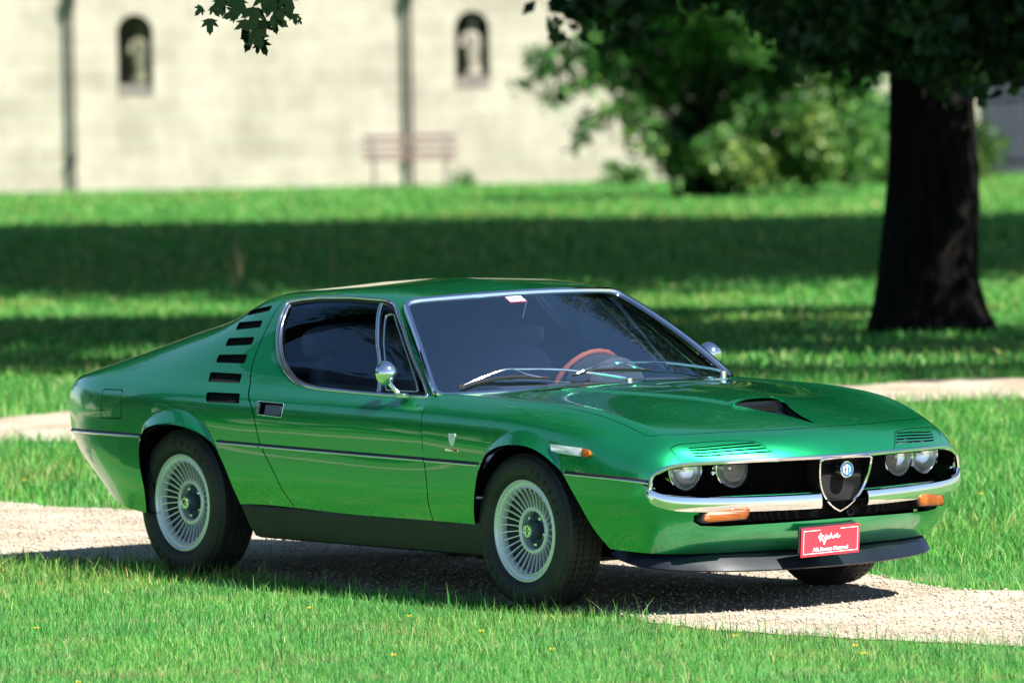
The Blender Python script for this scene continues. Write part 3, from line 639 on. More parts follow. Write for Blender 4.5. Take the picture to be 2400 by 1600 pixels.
def tree(name, loc, h, r0, cc, R, nl, size, seed, label, group=None, lm=None, ncl=22, extra=None, bulge=0, rr=(.28, .42)):
    t = empty(name, (loc[0], loc[1], gh(loc[1]))); tag(t, label, 'tree', group)
    r = random.Random(seed); b_ = MB(); nseg = 40; ht = h; k = 26; V = []
    for i in range(nseg+1):
        z = ht*i/nseg; rad = r0*(1-.55*i/nseg)+r0*.55*math.exp(-z/.22)
        for j in range(k):
            a = 2*pi*j/k; rr_ = rad*(1+.07*sin(5*a+1.5*sin(z*1.3)+seed)+.05*sin(11*a+z*2)+.03*sin(23*a-z*5)+.10*math.exp(-z/.25)*sin(4*a+seed))
            V.append((rr_*cos(a)+.05*sin(z*.7), rr_*sin(a), z-.05))
    F = [(i*k+j, i*k+(j+1) % k, (i+1)*k+(j+1) % k, (i+1)*k+j) for i in range(nseg) for j in range(k)]
    b_.add(V, F)
    top = Vector((0, 0, ht)); rel = [Vector((c[0]-loc[0], c[1]-loc[1], c[2]-gh(loc[1]))) for c in cc]
    b_.build('trunk', M['bark'], t)
    cl = []
    for c, RR in zip(rel, R): cl += clumps(c, RR, ncl, seed+len(cl), rr)
    lb = MB()
    for c in cl[::2]:
        z0 = r.uniform(.55, .98)*ht; s = Vector((0, 0, min(z0, max(1.6, c[2]*.9)))); e = Vector(c[:3]); mid = (s+e)/2+Vector((0, 0, .12*(e-s).length)); q = (e-s).length
        lb.tube([s, s.lerp(mid, .5), mid, mid.lerp(e, .6), e], [r0*.28, r0*.22, r0*.16, r0*.09, r0*.03], 7)
    lb.build('limbs', M['bark'], t)
    if extra: cl += [(e[0]-loc[0], e[1]-loc[1], e[2]-gh(loc[1]), *e[3:]) for e in extra]
    V, F = leaves(cl, nl, size, seed); V, F = sunhole(V, t.location, SPOTS); big_mesh('crown', V, F, lm or M['leaf'], t)
    return t
# the big trunk in view on the right
tree('lime_tree', (1.98, 20.75), 8.5, .295, [(2.6, 20.2, 7.0)], [(3.6, 2.8, 2.6)], 24000, .22, 11, 'big tree with a thick black trunk standing on the right of the lawn', ncl=26)
# its neighbour, out of frame to the right, whose low boughs hang into the picture
low = []
rq = random.Random(4)
for px_, py_, q in ((1300, 0, .10), (1350, 20, .14), (1410, 5, .2), (1480, -10, .28), (1560, -40, .22), (1330, 95, .07), (1480, 70, .15), (1640, -40, .24), (1740, -30, .24), (1830, 10, .28), (1900, 20, .4), (1960, 100, .32), (2020, 40, .4), (2100, 10, .4), (2150, 120, .33), (2230, 60, .42), (2300, 150, .34), (2360, 80, .4), (2240, 190, .2), (2275, 235, .12), (2010, 150, .2), (2400, 160, .3), (2440, 60, .5), (1890, 110, .2)):
    d = 52.2+rq.uniform(-1.0, .8); low.append((CAM[0]+(px_-1200)/20000*d, CAM[1]+d, CAM[2]-(236+py_-.018*(px_-1200))/20000*d, q*.75, q*1.2, q*.55))
tree('chestnut_tree', (7.2, 14.0), 6.5, .4, [(4.2, 15.2, 6.2), (6.5, 13.5, 8.5), (.9, 16.2, 6.8), (.9, 16.2, 6.8), (.9, 19.6, 6.6), (.9, 19.6, 6.6)], [(4.8, 3.8, 3.2), (4, 4, 3), (3.6, 3.0, 2.0), (3.6, 3.0, 2.0), (3.4, 2.6, 1.8), (3.4, 2.6, 1.8)], 120000, .12, 5, 'leafy tree right of the frame whose dark low boughs hang in at the top right', ncl=30, lm=M['shadeleaf'])  # left-hand crown lobes added and doubled to deepen the lawn shade
LB = leaves([(c[0]-7.2, c[1]-14.0, c[2]-gh(14.0), *c[3:]) for c in low], 15000, .115, 77); V, F = sunhole(LB[0], (7.2, 14.0, 0), [(1.6, 18.2, .9, 2.0)]) if False else LB; big_mesh('low_boughs', V, F, M['shadeleaf'], bpy.data.objects['chestnut_tree'])
gT = 'tall park trees shading the lawn'  # out-of-frame trees, placed for the shade bands their crowns throw
tree('park_tree', (7.0, 33.0), 13, .45, [(3.6, 33.6, 12.5)], [(8.5, 8.0, 6.5)], 15000, .55, 21, 'tall park tree beyond the right edge, its shade crossing the lawn before the wall', gT, ncl=30, rr=(.3, .45))
tree('park_tree', (12.5, 32.0), 13, .5, [(11.2, 32.6, 12.5)], [(8.5, 8.5, 6.5)], 11000, .55, 22, 'second tall park tree further out to the right of the lawn', gT, ncl=30, rr=(.3, .45))
tree('park_tree', (13.5, 44.0), 13, .5, [(12.0, 44.5, 12.5)], [(8, 7.5, 6)], 11000, .55, 28, 'tall park tree far out to the right, behind the second one', gT, ncl=30, rr=(.3, .45))
tree('park_tree', (8.5, 45.0), 13, .5, [(3.8, 45.5, 12.5)], [(9, 8.0, 6.0)], 14000, .55, 24, 'third tall park tree nearest the wall beyond the right edge', gT, ncl=30, rr=(.3, .45))
tree('park_tree', (-8.6, 37.0), 12, .5, [(-4.6, 37.5, 11.5)], [(7.0, 6.5, 5)], 12000, .5, 25, 'tall tree added close outside the left edge to darken the lawn', gT, ncl=28, rr=(.3, .45))  # this and the next two crowns are added canopy that darkens the lawn
tree('park_tree', (-9.6, 50.0), 12, .5, [(-4.2, 49.5, 11.5)], [(7.5, 6.0, 5)], 12000, .5, 26, 'tall tree added left of the picture, nearest the wall, to darken the lawn', gT, ncl=28, rr=(.3, .45))
tree('park_tree', (-7.6, 20.0), 7, .3, [(-5.0, 18.5, 7.5)], [(4.0, 3.8, 2.8)], 14000, .25, 27, 'smaller tree added left of the picture beyond the second path to darken the lawn', gT, ncl=28, rr=(.3, .45))
tree('park_tree', (-12.0, 47.0), 10, .45, [(-9.5, 45.0, 9.5)], [(6, 6, 4.5)], 7000, .5, 23, 'tall park tree beyond the left edge of the lawn', gT, ncl=24, rr=(.3, .45))
gL = 'distant tree line left of the lawn'
src = None
for i, (x0, y0, s) in enumerate(((-34, -9, 1.0), (-38, -1, 1.15), (-35, 7, .95), (-40, 14, 1.2), (-37, 22, 1.0), (-33, 30, 1.1), (-36, -17, 1.05))):
    if src is None:
        src = tree('hedgerow_tree', (x0, y0), 5, .35, [(x0, y0, 5.2)], [(5.2, 5.2, 4.6)], 6000, .5, 31, 'second nearest bushy tree in the tree line left of the lawn', gL, ncl=26, rr=(.32, .5))
    else:
        t = src.copy(); COL.objects.link(t); t.location = (x0, y0, gh(y0)); t.rotation_euler = (0, 0, i*1.3); t.scale = (s, s, s); t['label'] = ('', 'third nearest', 'fourth nearest', 'fifth nearest', 'second farthest', 'farthest', 'nearest')[i]+' bushy tree in the tree line left of the lawn'
        for ch in src.children: c = ch.copy(); COL.objects.link(c); c.parent = t
gB = 'unseen wood added behind the wall'  # added so hood and roof reflect foliage instead of bare sky
for i, (x0, y0, s_) in enumerate(((-38, 104, 2.0), (-24, 101, 1.8), (-11, 105, 2.1), (2, 101, 1.9), (15, 104, 2.1), (28, 102, 1.8), (41, 105, 2.0), (-31, 116, 2.4), (-5, 118, 2.5), (21, 117, 2.4))):
    t = src.copy(); COL.objects.link(t); t.location = (x0, y0, gh(y0)); t.rotation_euler = (0, 0, i*1.9); t.scale = (s_, s_, s_); t['group'] = gB; t['label'] = 'broad leafy tree added unseen behind the masonry wall, '+('front row, ' if i < 7 else 'back row, ')+('first', 'second', 'third', 'fourth', 'fifth', 'sixth', 'seventh', 'first', 'second', 'third')[i]+' from the left'
    for ch in src.children: c = ch.copy(); COL.objects.link(c); c.parent = t
# shrub mass in front of the wall
def pw(px_, py_, d): return (CAM[0]+(px_-1200)/20000*d, CAM[1]+d, CAM[2]-(236+py_-.018*(px_-1200))/20000*d)
sh = []
for px_, py_, q in ((1650, 412, .26), (1780, 418, .28), (1900, 415, .3), (2000, 412, .3), (1600, 380, .34), (1700, 380, .4), (1820, 390, .4), (1930, 370, .42), (2020, 380, .4), (1640, 290, .42), (1760, 280, .46), (1880, 300, .42), (1990, 270, .42), (1560, 200, .42), (1680, 180, .48), (1820, 190, .48), (1960, 200, .36), (2040, 190, .3), (1500, 110, .4), (1620, 80, .5), (1760, 90, .5), (1900, 100, .4), (1440, 40, .4), (1560, 0, .5), (1700, 0, .6), (1850, 0, .5), (1470, 200, .22), (1420, 150, .25), (1550, 330, .24), (1990, 330, .4), (2060, 300, .3)):
    c = pw(px_, py_, 106+rq.uniform(-1, 1)); sh.append((*c, q*.85, q*1.6, q*.8))
spr = []
for a, b2, n in (((1480, 150), (1300, 240), 9), ((1500, 250), (1370, 300), 7), ((1460, 90), (1260, 130), 8), ((1440, 120), (1240, 190), 8), ((1520, 300), (1470, 260), 4), ((1545, 360), (1480, 330), 3)):
    for i in range(n):
        t_ = i/(n-1); c = pw(a[0]+(b2[0]-a[0])*t_, a[1]+(b2[1]-a[1])*t_+8*sin(i*2.1), 105); spr.append((*c, .09, .12, .065))
spr.append((*pw(1378, 338, 105), .10, .1, .05)); spr.append((*pw(1365, 350, 105), .06, .1, .05))
tb = empty('hazel_bush', (pw(1680, 400, 106)[0], 73.0, gh(73.0))); tag(tb, 'large green leafy bush reaching out in front of the plaster wall', 'bush')
lx, ly, lz = tb.location
def rel_(L_): return [(c[0]-lx, c[1]-ly, c[2]-lz, *c[3:]) for c in L_]
V, F = leaves(rel_(sh), 30000, .12, 41); V2, F2 = leaves(rel_(spr), 1600, .115, 42)
big_mesh('foliage', np.concatenate([V, V2]), np.concatenate([F, F2+len(V)]), M['bushleaf'], tb)
b_ = MB()
for c in rel_(sh)[::2]:
    s = Vector((rq.uniform(-.5, .5), 0, 0)); e = Vector(c[:3]); b_.tube([s, s.lerp(e, .5)+Vector((0, 0, .2)), e], [.05, .035, .012], 6)
for a in (0, 9, 16, 24): b_.tube([(-.6, 0, 1.2), Vector(rel_(spr)[a][:3]), Vector(rel_(spr)[min(a+6, len(spr)-3)][:3])], [.03, .015, .006], 6)
b_.build('stems', M['bark'], tb)
# low shrubs and dark shrub right of the trunk
def shrub(cx, cy, R, n, size, seed, label, m=None):
    t = empty('shrub', (cx, cy, gh(cy))); tag(t, label, 'shrub'); cl = clumps((0, 0, R[2]*.9), R, 14, seed, (.3, .5)); V, F = leaves(cl, n, size, seed); big_mesh('foliage', V, F, m or M['bushleaf'], t)
    q = MB()
    for c in cl[::2]: q.tube([(0, 0, 0), Vector(c[:3])*.5, c[:3]], [.04, .025, .01], 6)
    q.build('stems', M['bark'], t)
shrub(.95, 84.3, (.32, .3, .16), 500, .08, 51, 'low tuft of leaves at the foot of the wall left of the big bush')
shrub(-1.30, 86.2, (.18, .15, .12), 200, .06, 52, 'small weed clump beside the right end of the bench')
shrub(5.75, 84.0, (.35, .5, .5), 900, .11, 53, 'dark shrub by the wall right of the big trunk', M['leaf'])
shrub(4.35, 80.5, (.75, .7, .65), 2500, .11, 54, 'sunlit yellow green shrub between the big bush and the black trunk')
# ---- maple twig hanging in at the top, from a tree left of the frame
M['twigleaf'] = M['twigshade']
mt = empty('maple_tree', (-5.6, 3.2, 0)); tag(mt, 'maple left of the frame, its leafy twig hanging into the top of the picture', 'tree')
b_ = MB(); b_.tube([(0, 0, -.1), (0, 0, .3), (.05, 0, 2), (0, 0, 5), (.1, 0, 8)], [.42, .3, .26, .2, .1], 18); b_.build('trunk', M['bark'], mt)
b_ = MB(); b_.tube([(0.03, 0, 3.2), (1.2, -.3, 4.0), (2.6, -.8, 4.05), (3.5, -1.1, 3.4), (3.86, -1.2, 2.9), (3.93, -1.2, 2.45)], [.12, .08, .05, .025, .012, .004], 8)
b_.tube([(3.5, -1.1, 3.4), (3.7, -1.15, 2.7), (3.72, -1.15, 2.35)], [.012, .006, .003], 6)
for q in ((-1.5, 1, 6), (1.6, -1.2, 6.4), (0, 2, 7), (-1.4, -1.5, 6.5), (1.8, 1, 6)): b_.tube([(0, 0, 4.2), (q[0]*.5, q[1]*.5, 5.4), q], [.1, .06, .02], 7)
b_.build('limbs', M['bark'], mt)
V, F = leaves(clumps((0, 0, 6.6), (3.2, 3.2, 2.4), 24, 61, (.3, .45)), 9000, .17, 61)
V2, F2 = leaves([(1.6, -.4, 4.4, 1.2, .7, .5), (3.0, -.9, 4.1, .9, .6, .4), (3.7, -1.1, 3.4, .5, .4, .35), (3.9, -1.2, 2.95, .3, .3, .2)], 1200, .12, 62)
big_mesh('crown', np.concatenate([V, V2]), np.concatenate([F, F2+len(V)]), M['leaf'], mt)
def maple_leaf(s):
    P = [(0, 0)]; 
    for a, r in ((-100, .10), (-75, .55), (-62, .38), (-48, .74), (-38, .60), (-28, .44), (-14, .78), (-6, .84), (0, 1.0), (6, .84), (14, .78), (28, .44), (38, .60), (48, .74), (62, .38), (75, .55), (100, .10)):
        P.append((r*s*sin(radians(a)), r*s*cos(radians(a))))
    return P
def put_leaf(px_, py_, d, s, rot, tilt, name='leaf'):
    x0, y0, z0 = CAM[0]+(px_-1200)/20000*d, CAM[1]+d, CAM[2]-(236+py_-.018*(px_-1200))/20000*d
    P = maple_leaf(s); V = []
    for a, c in P:
        u, w = a*cos(rot)+c*sin(rot), -a*sin(rot)+c*cos(rot); bend = .12*s*((a/s)**2)
        V.append((x0+u*cos(tilt)-mt.location.x, y0+u*sin(tilt)+bend-mt.location.y, z0+w))
    o = mobj(name, V, [(0, i, i+1) for i in range(1, len(P)-1)], M['twigshade'], mt, smooth=False); return o
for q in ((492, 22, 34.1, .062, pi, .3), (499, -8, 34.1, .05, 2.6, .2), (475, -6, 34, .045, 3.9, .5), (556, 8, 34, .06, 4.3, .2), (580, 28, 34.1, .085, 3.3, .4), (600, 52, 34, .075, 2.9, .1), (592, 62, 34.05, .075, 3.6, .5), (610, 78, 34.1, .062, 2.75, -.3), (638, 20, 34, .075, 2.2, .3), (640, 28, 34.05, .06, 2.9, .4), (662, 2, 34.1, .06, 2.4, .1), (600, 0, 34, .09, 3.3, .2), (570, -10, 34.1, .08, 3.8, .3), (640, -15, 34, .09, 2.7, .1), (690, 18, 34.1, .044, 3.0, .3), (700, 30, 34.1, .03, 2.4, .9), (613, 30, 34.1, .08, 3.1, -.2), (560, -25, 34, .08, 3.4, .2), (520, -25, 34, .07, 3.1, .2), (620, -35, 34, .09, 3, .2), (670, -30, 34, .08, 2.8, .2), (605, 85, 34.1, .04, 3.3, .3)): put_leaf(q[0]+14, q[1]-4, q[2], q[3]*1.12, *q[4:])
FL = ['buttercup near the left edge of the foreground lawn', 'buttercup at the bottom edge of the lawn towards the left corner', 'buttercup in the foreground lawn below the middle of the car door', 'buttercup in the foreground lawn below the green door front edge', 'buttercup close to the bottom edge below the door', 'buttercup in the lawn straight below the front wheel, near the bottom edge', 'buttercup in the lawn below the front indicator', 'buttercup at the bottom edge towards the right corner', 'buttercup between door and front wheel in the foreground lawn', 'buttercup in the longer grass just right of the chin spoiler', 'rightmost buttercup, in the longer grass right of the car nose', 'buttercup by the bottom right, just left of the corner one', 'buttercup in the grass strip left of the car tail']
# ---- yellow flowers in the grass
M['petal'] = mat('yellow_petals', (.75, .50, .03), .5)
bf = None
for fi, (px_, py_) in enumerate(((82, 1455), (178, 1586), (718, 1431), (950, 1459), (912, 1549), (1280, 1549), (1706, 1533), (2003, 1586), (1117, 1500), (2114, 1229), (2285, 1219), (1985, 1567), (60, 1105))):
    # ground position from viewing angle
    t = (236+py_-.018*(px_-1200))/20000; d = CAM[2]/t; x0 = CAM[0]+(px_-1200)/20000*d; y0 = CAM[1]+d-.35
    if bf is None:
        bf = empty('buttercup', (x0, y0, 0)); q = MB(); q.tube([(0, 0, 0), (.004, 0, .04), (0, .002, .062)], .0012, 5); q.build('stem', M['grass'], bf)
        q = MB()
        for i in range(5):
            a = i*1.257; q.add([(0, 0, .062), (.009*cos(a-.5), .009*sin(a-.5), .066), (.013*cos(a), .013*sin(a), .07), (.009*cos(a+.5), .009*sin(a+.5), .066)], [(0, 1, 2, 3)])
        q.build('petals', M['petal'], bf); tag(bf, 'small yellow '+FL[0], 'flower', 'buttercups in the lawn')
    else:
        c = bf.copy(); COL.objects.link(c); c.location = (x0, y0, 0); c.rotation_euler = (0, 0, px_); c['label'] = 'small yellow '+FL[fi]
        for ch in bf.children: k = ch.copy(); COL.objects.link(k); k.parent = c
# =================================================================== THE CAR
PSI = -0.9293157643637469
car = empty('sports_car', (0, 0, 0), PSI)
tag(car, 'metallic green two door seventies coupe parked across the gravel path', 'car')
M['bright'] = mat('white_enamel_and_glare', (.85, .86, .88), .15, 0, Coat_Weight=1.0)  # white of the badge; also painted glare on the marker and inner trims
VS = .12                                   # v scale for triangulation
def offset_line(P, w):
    P = [np.array(p, float) for p in P]; A = []; B = []
    for i in range(len(P)):
        t = P[min(i+1, len(P)-1)]-P[max(i-1, 0)]; t /= np.linalg.norm(t)+1e-9; n = np.array((-t[1], t[0]))
        A.append(P[i]+n*w); B.append(P[i]-n*w)
    return [tuple(p) for p in A+B[::-1]]
def dens(P, step=.015, closed=True):
    out = []; Q = list(P)+([P[0]] if closed else [])
    for a, b in zip(Q[:-1], Q[1:]):
        n = max(1, int(math.dist(a, b)/step))
        for i in range(n): out.append(tuple(a[k]+(b[k]-a[k])*i/n for k in range(len(a))))
    if not closed: out.append(tuple(Q[-1]))
    return out
def rounded(P, r, n=5):
    out = []; m = len(P)
    for i in range(m):
        a, b, c = (np.array(P[i-1], float), np.array(P[i], float), np.array(P[(i+1) % m], float))
        u = (a-b); lu = np.linalg.norm(u); u /= lu; w = (c-b); lw = np.linalg.norm(w); w /= lw; q = min(r, lu*.45, lw*.45)
        for k in range(n+1):
            t = k/n; out.append(tuple((b+u*q)*(1-t)**2+b*2*t*(1-t)+(b+w*q)*t*t))
    return out
def _unused_smooth(P, n=4):
    """Catmull-Rom through the points (open)"""
    P = [np.array(p, float) for p in P]; Q = [2*P[0]-P[1]]+P+[2*P[-1]-P[-2]]; out = []
    for i in range(1, len(Q)-2):
        for k in range(n):
            t = k/n; a, b, c, d = Q[i-1:i+3]
            out.append(tuple(.5*((2*b)+(c-a)*t+(2*a-5*b+4*c-d)*t*t+(3*b-a-3*c+d)*t**3)))
    out.append(tuple(P[-1])); return out
def clipz(P, lo, hi):
    """clip an (x,z) polygon to lo<=z<=hi"""
    for s, lim in ((1, lo), (-1, -hi)):
        out = []
        for i in range(len(P)):
            a, b = P[i-1], P[i]; fa, fb = s*a[1]-lim, s*b[1]-lim
            if (fa >= 0) != (fb >= 0):
                t = fa/(fa-fb); out.append((a[0]+(b[0]-a[0])*t, a[1]+(b[1]-a[1])*t))
            if fb >= 0: out.append(b)
        P = out
        if not P: return P
    return P
def to_sv(S, P, ax=(0, 2), guess=None, step=.012, closed=True):
    P = dens(P, step, closed); A = np.array(P)
    sv = S.inv(A[:, 0], A[:, 1], ax, guess); return [tuple(q) for q in sv]
def cut(S, cons, classify, ds=.012, dv=.012, s_rng=None, v_rng=None):
    """triangulate the parameter rectangle with the polygons in cons as constraints; classify(x,z,y,s,v)->int labels"""
    s0, s1 = s_rng or (S.s[0], S.s[-1]); v0, v1 = v_rng or (S.v[0], S.v[-1])
    ns = max(2, int((s1-s0)/ds)); nv = max(2, int((v1-v0)*VS/dv))
    gs, gv = np.meshgrid(np.linspace(s0, s1, ns+1), np.linspace(v0, v1, nv+1), indexing='ij')
    pts = [Vector((a, b*VS)) for a, b in zip(gs.ravel(), gv.ravel())]; ed = []
    idx = np.arange(len(pts)).reshape(ns+1, nv+1)
    ed += [(int(idx[i, 0]), int(idx[i+1, 0])) for i in range(ns)]+[(int(idx[i, -1]), int(idx[i+1, -1])) for i in range(ns)]
    ed += [(int(idx[0, j]), int(idx[0, j+1])) for j in range(nv)]+[(int(idx[-1, j]), int(idx[-1, j+1])) for j in range(nv)]
    for P, closed in cons:
        P = [(min(max(a, s0), s1), min(max(b, v0), v1)) for a, b in P]; k = len(pts); pts += [Vector((a, b*VS)) for a, b in P]; n = len(P)
        ed += [(k+i, k+(i+1) % n) for i in range(n if closed else n-1)]
    vs, _, fs, *_ = delaunay_2d_cdt(pts, ed, [], 0, 1e-6)
    A = np.array([(v[0], v[1]/VS) for v in vs]); F = np.array([f for f in fs if len(f) == 3])
    Pt = S.pt(A[:, 0], A[:, 1]); Nn = S.nor(A[:, 0], A[:, 1]); c = A[F].mean(1); cp = S.raw(c[:, 0], c[:, 1])
    lab = classify(cp[:, 0], cp[:, 2], cp[:, 1], c[:, 0], c[:, 1])
    on = np.abs(A[F][:, :, 1]-v0).max(1) < 2e-3; on |= np.abs(A[F][:, :, 1]-v1).max(1) < 2e-3; lab[on] = 0
    return A, Pt, Nn, F, lab
def panel(parts, name, m, parent, flange=.010, off=0.0, both=True, y_open=True, side=0):
    """parts: list of (Pt, Nn, F). builds the +y half and its mirror; side=+1/-1 builds only one side"""
    V = []; NN = []; FF = []
    for Pt, Nn, F in parts:
        if not len(F): continue
        used = np.unique(F); mp = -np.ones(len(Pt), int); mp[used] = np.arange(len(used)); P = Pt[used]+Nn[used]*off; Q = Nn[used]; G = mp[F]
        # consistent winding with normals
        cr = np.cross(P[G[:, 1]]-P[G[:, 0]], P[G[:, 2]]-P[G[:, 0]]); fl = (cr*Q[G[:, 0]]).sum(1) < 0; G[fl] = G[fl][:, ::-1]
        k = len(V); V += list(P); NN += list(Q); FF += [tuple(k+i for i in f) for f in G]
        if flange:
            e = {}
            for f in G:
                for i in range(3):
                    a, b = f[i], f[(i+1) % 3]; e[(a, b)] = 1
            for (a, b) in list(e):
                if (b, a) in e: continue
                if P[a][1] < .002 and P[b][1] < .002: continue
                A, B = P[a], P[b]; A2, B2 = A-Q[a]*flange, B-Q[b]*flange; k = len(V)
                nn = np.cross(B-A, -Q[a]); nn = -nn/(np.linalg.norm(nn)+1e-12)
                V += [A, B, B2, A2]; NN += [(-nn)]*4; FF += [(k+1, k, k+3, k+2)]
    V = np.array(V); NN = np.array(NN)
    if side == 0:
        n = len(V); V2 = V*[1, -1, 1]; N2 = NN*[1, -1, 1]; F2 = [tuple(i+n for i in reversed(f)) for f in FF]
        return mobj(name, np.concatenate([V, V2]), FF+F2, m, parent, normals=np.concatenate([NN, N2]))
    if side < 0: V = V*[1, -1, 1]; NN = NN*[1, -1, 1]; FF = [tuple(reversed(f)) for f in FF]
    return mobj(name, V, FF, m, parent, normals=NN)
def sub(A, lab, k):
    _, Pt, Nn, F = A; return (Pt, Nn, F[lab == k])
# ---- outlines, side view (x, z)
DOOR_F = [(-.566, .28), (-.566, .322), (-.561, .46), (-.579, .555), (-.597, .681), (-.612, .747), (-.616, .792)]
A_LINE = [(-.616, .792), (-.744, .868), (-.859, .952), (-.975, 1.037), (-1.06, 1.100), (-1.105, 1.138)]
DOOR_R = [(-1.915, 1.135), (-1.906, 1.10), (-1.905, 1.044), (-1.906, .976), (-1.908, .916), (-1.893, .853), (-1.839, .791), (-1.754, .72), (-1.717, .655), (-1.683, .572), (-1.60, .475), (-1.535, .384), (-1.494, .329), (-1.492, .28)]
WIN = [(-1.868, 1.118), (-1.853, 1.085), (-1.838, 1.043), (-1.800, .972), (-1.742, .905), (-1.667, .857), (-1.588, .824), (-1.50, .807), (-1.395, .799), (-1.142, .793), (-.931, .790), (-.66, .790), (-.857, .920), (-1.028, 1.052), (-1.135, 1.118), (-1.175, 1.134), (-1.24, 1.145), (-1.456, 1.150), (-1.678, 1.144), (-1.80, 1.132), (-1.855, 1.124)]
WIN = rounded(WIN, .03, 3)
VENT = [[(-2.140, 1.078), (-1.962, 1.105), (-1.953, 1.083), (-2.113, 1.060)], [(-2.150, 1.033), (-1.960, 1.047), (-1.954, 1.019), (-2.132, 1.003)], [(-2.155, .971), (-1.963, .982), (-1.960, .951), (-2.150, .940)], [(-2.168, .906), (-1.963, .914), (-1.958, .878), (-2.160, .875)], [(-2.166, .838), (-1.942, .838), (-1.924, .803), (-2.140, .801)], [(-2.092, .763), (-1.862, .765), (-1.838, .727), (-2.070, .725)]]
VENT = [rounded(v, .010, 3) for v in VENT]
HANDLE = rounded([(-1.718, .741), (-1.535, .738), (-1.538, .684), (-1.705, .688)], .008, 3)
FUEL = rounded([(-2.868, .748), (-2.700, .752), (-2.690, .633), (-2.858, .628)], .012, 3)
HW = .0026
# ---- rear / cabin skin
dfl = smooth_line(DOOR_F, 4); al = smooth_line(A_LINE, 4); drl = smooth_line(DOOR_R, 4)
def hdr_sv(S, f, e=0.0):
    T = [f(t) for t in np.linspace(1, 0, 16)]; return to_sv(S, [(a[0]+e, a[1]) for a in T], (0, 1), (4.6, 9.5), .05, False)
front_cut = to_sv(U1, dfl+al[1:], (0, 2), (0, 6), .02, False)
front_cut = [(s-.003, v) for s, v in front_cut]
hd = hdr_sv(U1, ws_top); F1 = [(U1.s[-1], -.0), (front_cut[0][0], 0.0)]+[q for q in front_cut if q[1] > .05]+hd[1:]+[(hd[-1][0], 9.5), (U1.s[-1], 9.5)]
win_sv = to_sv(U1, WIN, guess=(2.4, 6.4)); gap_sv = to_sv(U1, clipz(offset_line(drl, HW), .545, 1.2), guess=(0, 6.4))
door_poly = drl[::-1]+[(-1.80, 1.10), (-1.2, 1.09), (-.80, .83), (-.66, .797)]+dfl[::-1]
dp_sv = to_sv(U1, clipz(door_poly, .50, 1.2), guess=(0, 6.4))
fl_r = to_sv(U1, [q for q in FLARE_R if q[1] > .565], guess=(0, 2.5), step=.02, closed=False)
arch_r = to_sv(U1, clipz(dens(ARCH_R, .012), .53, .9), guess=(0, 2))
vents_sv = [to_sv(U1, v, guess=(.5, 6.2), step=.008) for v in VENT]; fuel_sv = to_sv(U1, FUEL, guess=(0, 3)); fuel_in = to_sv(U1, [(-2.779+(a+2.779)*.948, .69+(c-.69)*.935) for a, c in FUEL], guess=(0, 3))
handle_sv = to_sv(U1, HANDLE, guess=(0, 3))
HATCH = [(-2.20, 0), (-2.20, .36), (-2.26, .42), (-2.95, .40), (-3.0, .34), (-3.0, 0)]
hatch_sv = to_sv(U1, HATCH[1:-1], (0, 1), (4.5, 9.5), .02, False); hatch_sv = [(hatch_sv[0][0], 9.5)]+hatch_sv+[(hatch_sv[-1][0], 9.5)]
def cl1(x, z, y, s, v):
    lab = np.ones(len(x), int)
    lab[inpoly(s, v, dp_sv)] = 2
    lab[inpoly(s, v, fuel_sv)] = 0; lab[inpoly(s, v, fuel_in)] = 3
    for P in [F1, win_sv, gap_sv, arch_r, handle_sv]+vents_sv: lab[inpoly(s, v, P)] = 0
    lab[inpoly(s, v, hatch_sv)] = 4
    return lab
cons = [(F1, True), (win_sv, True), (gap_sv, True), (dp_sv, True), (arch_r, True), (fuel_sv, True), (fuel_in, True), (handle_sv, True), (hatch_sv, True), (fl_r, False)]+[(v, True) for v in vents_sv]
C1 = cut(U1, cons, cl1); l1 = C1[4]; C1 = C1[:4]
# ---- front skin
HOOD = [(-.16, .718), (.039, .706), (.246, .704), (.443, .697), (.60, .682), (.652, .672), (.676, .645), (.725, .545), (.776, .407), (.826, .241), (.845, .10), (.848, 0)]
hood_l = smooth_line(HOOD, 4); hood_sv = to_sv(U2, hood_l, (0, 1), (2.2, 9.5), .03, False)
hood_rear = to_sv(U2, smooth_line([(-.16, .718), (-.14, .55), (-.09, .3), (-.075, 0)], 4), (0, 1), (2.2, 9.5), .03, False)
hood_poly = [(hood_sv[-1][0], 9.5)]+hood_sv[::-1][1:]+hood_rear[1:-1]+[(hood_rear[-1][0], 9.5)]
def ribbon_sv(P, w):      # gap ribbon in parameter space along a line
    return offset_line([(a, b*VS) for a, b in P], w)
hg = [(a, b/VS) for a, b in ribbon_sv(hood_sv[:-1]+[(hood_sv[-1][0], 9.6)], .0020)]
hg2 = [(a, b/VS) for a, b in ribbon_sv(hood_rear[:-1]+[(hood_rear[-1][0], 9.6)], .0018)]
f2 = to_sv(U2, dfl, (0, 2), (0, 3.2), .02, False); bs = to_sv(U2, [(a[0], a[1]) for a in [ws_base(t) for t in np.linspace(1, 0, 16)]], (0, 1), (2.3, 9.5), .05, False)
f2 = [q for q in f2 if q[1] > .03]
F2 = [(U2.s[0], 0), (f2[0][0], 0)]+f2+bs[1:]+[(bs[-1][0], 9.5), (U2.s[0], 9.5)]
fl_f = to_sv(U2, [q for q in FLARE_F if q[1] > .55], guess=(0, 2.5), step=.02, closed=False)
arch_f = to_sv(U2, clipz(dens(ARCH_F, .012), .50, .9), guess=(0, 2))
def xy_sv(P, step=.012): return to_sv(U2, P, (0, 1), (1.2, 9.5), step)
LID = [(.799, .640), (.779, .625), (.768, .602), (.801, .521), (.864, .376), (.880, .343), (.916, .313), (.952, .272), (.9605, .262)]
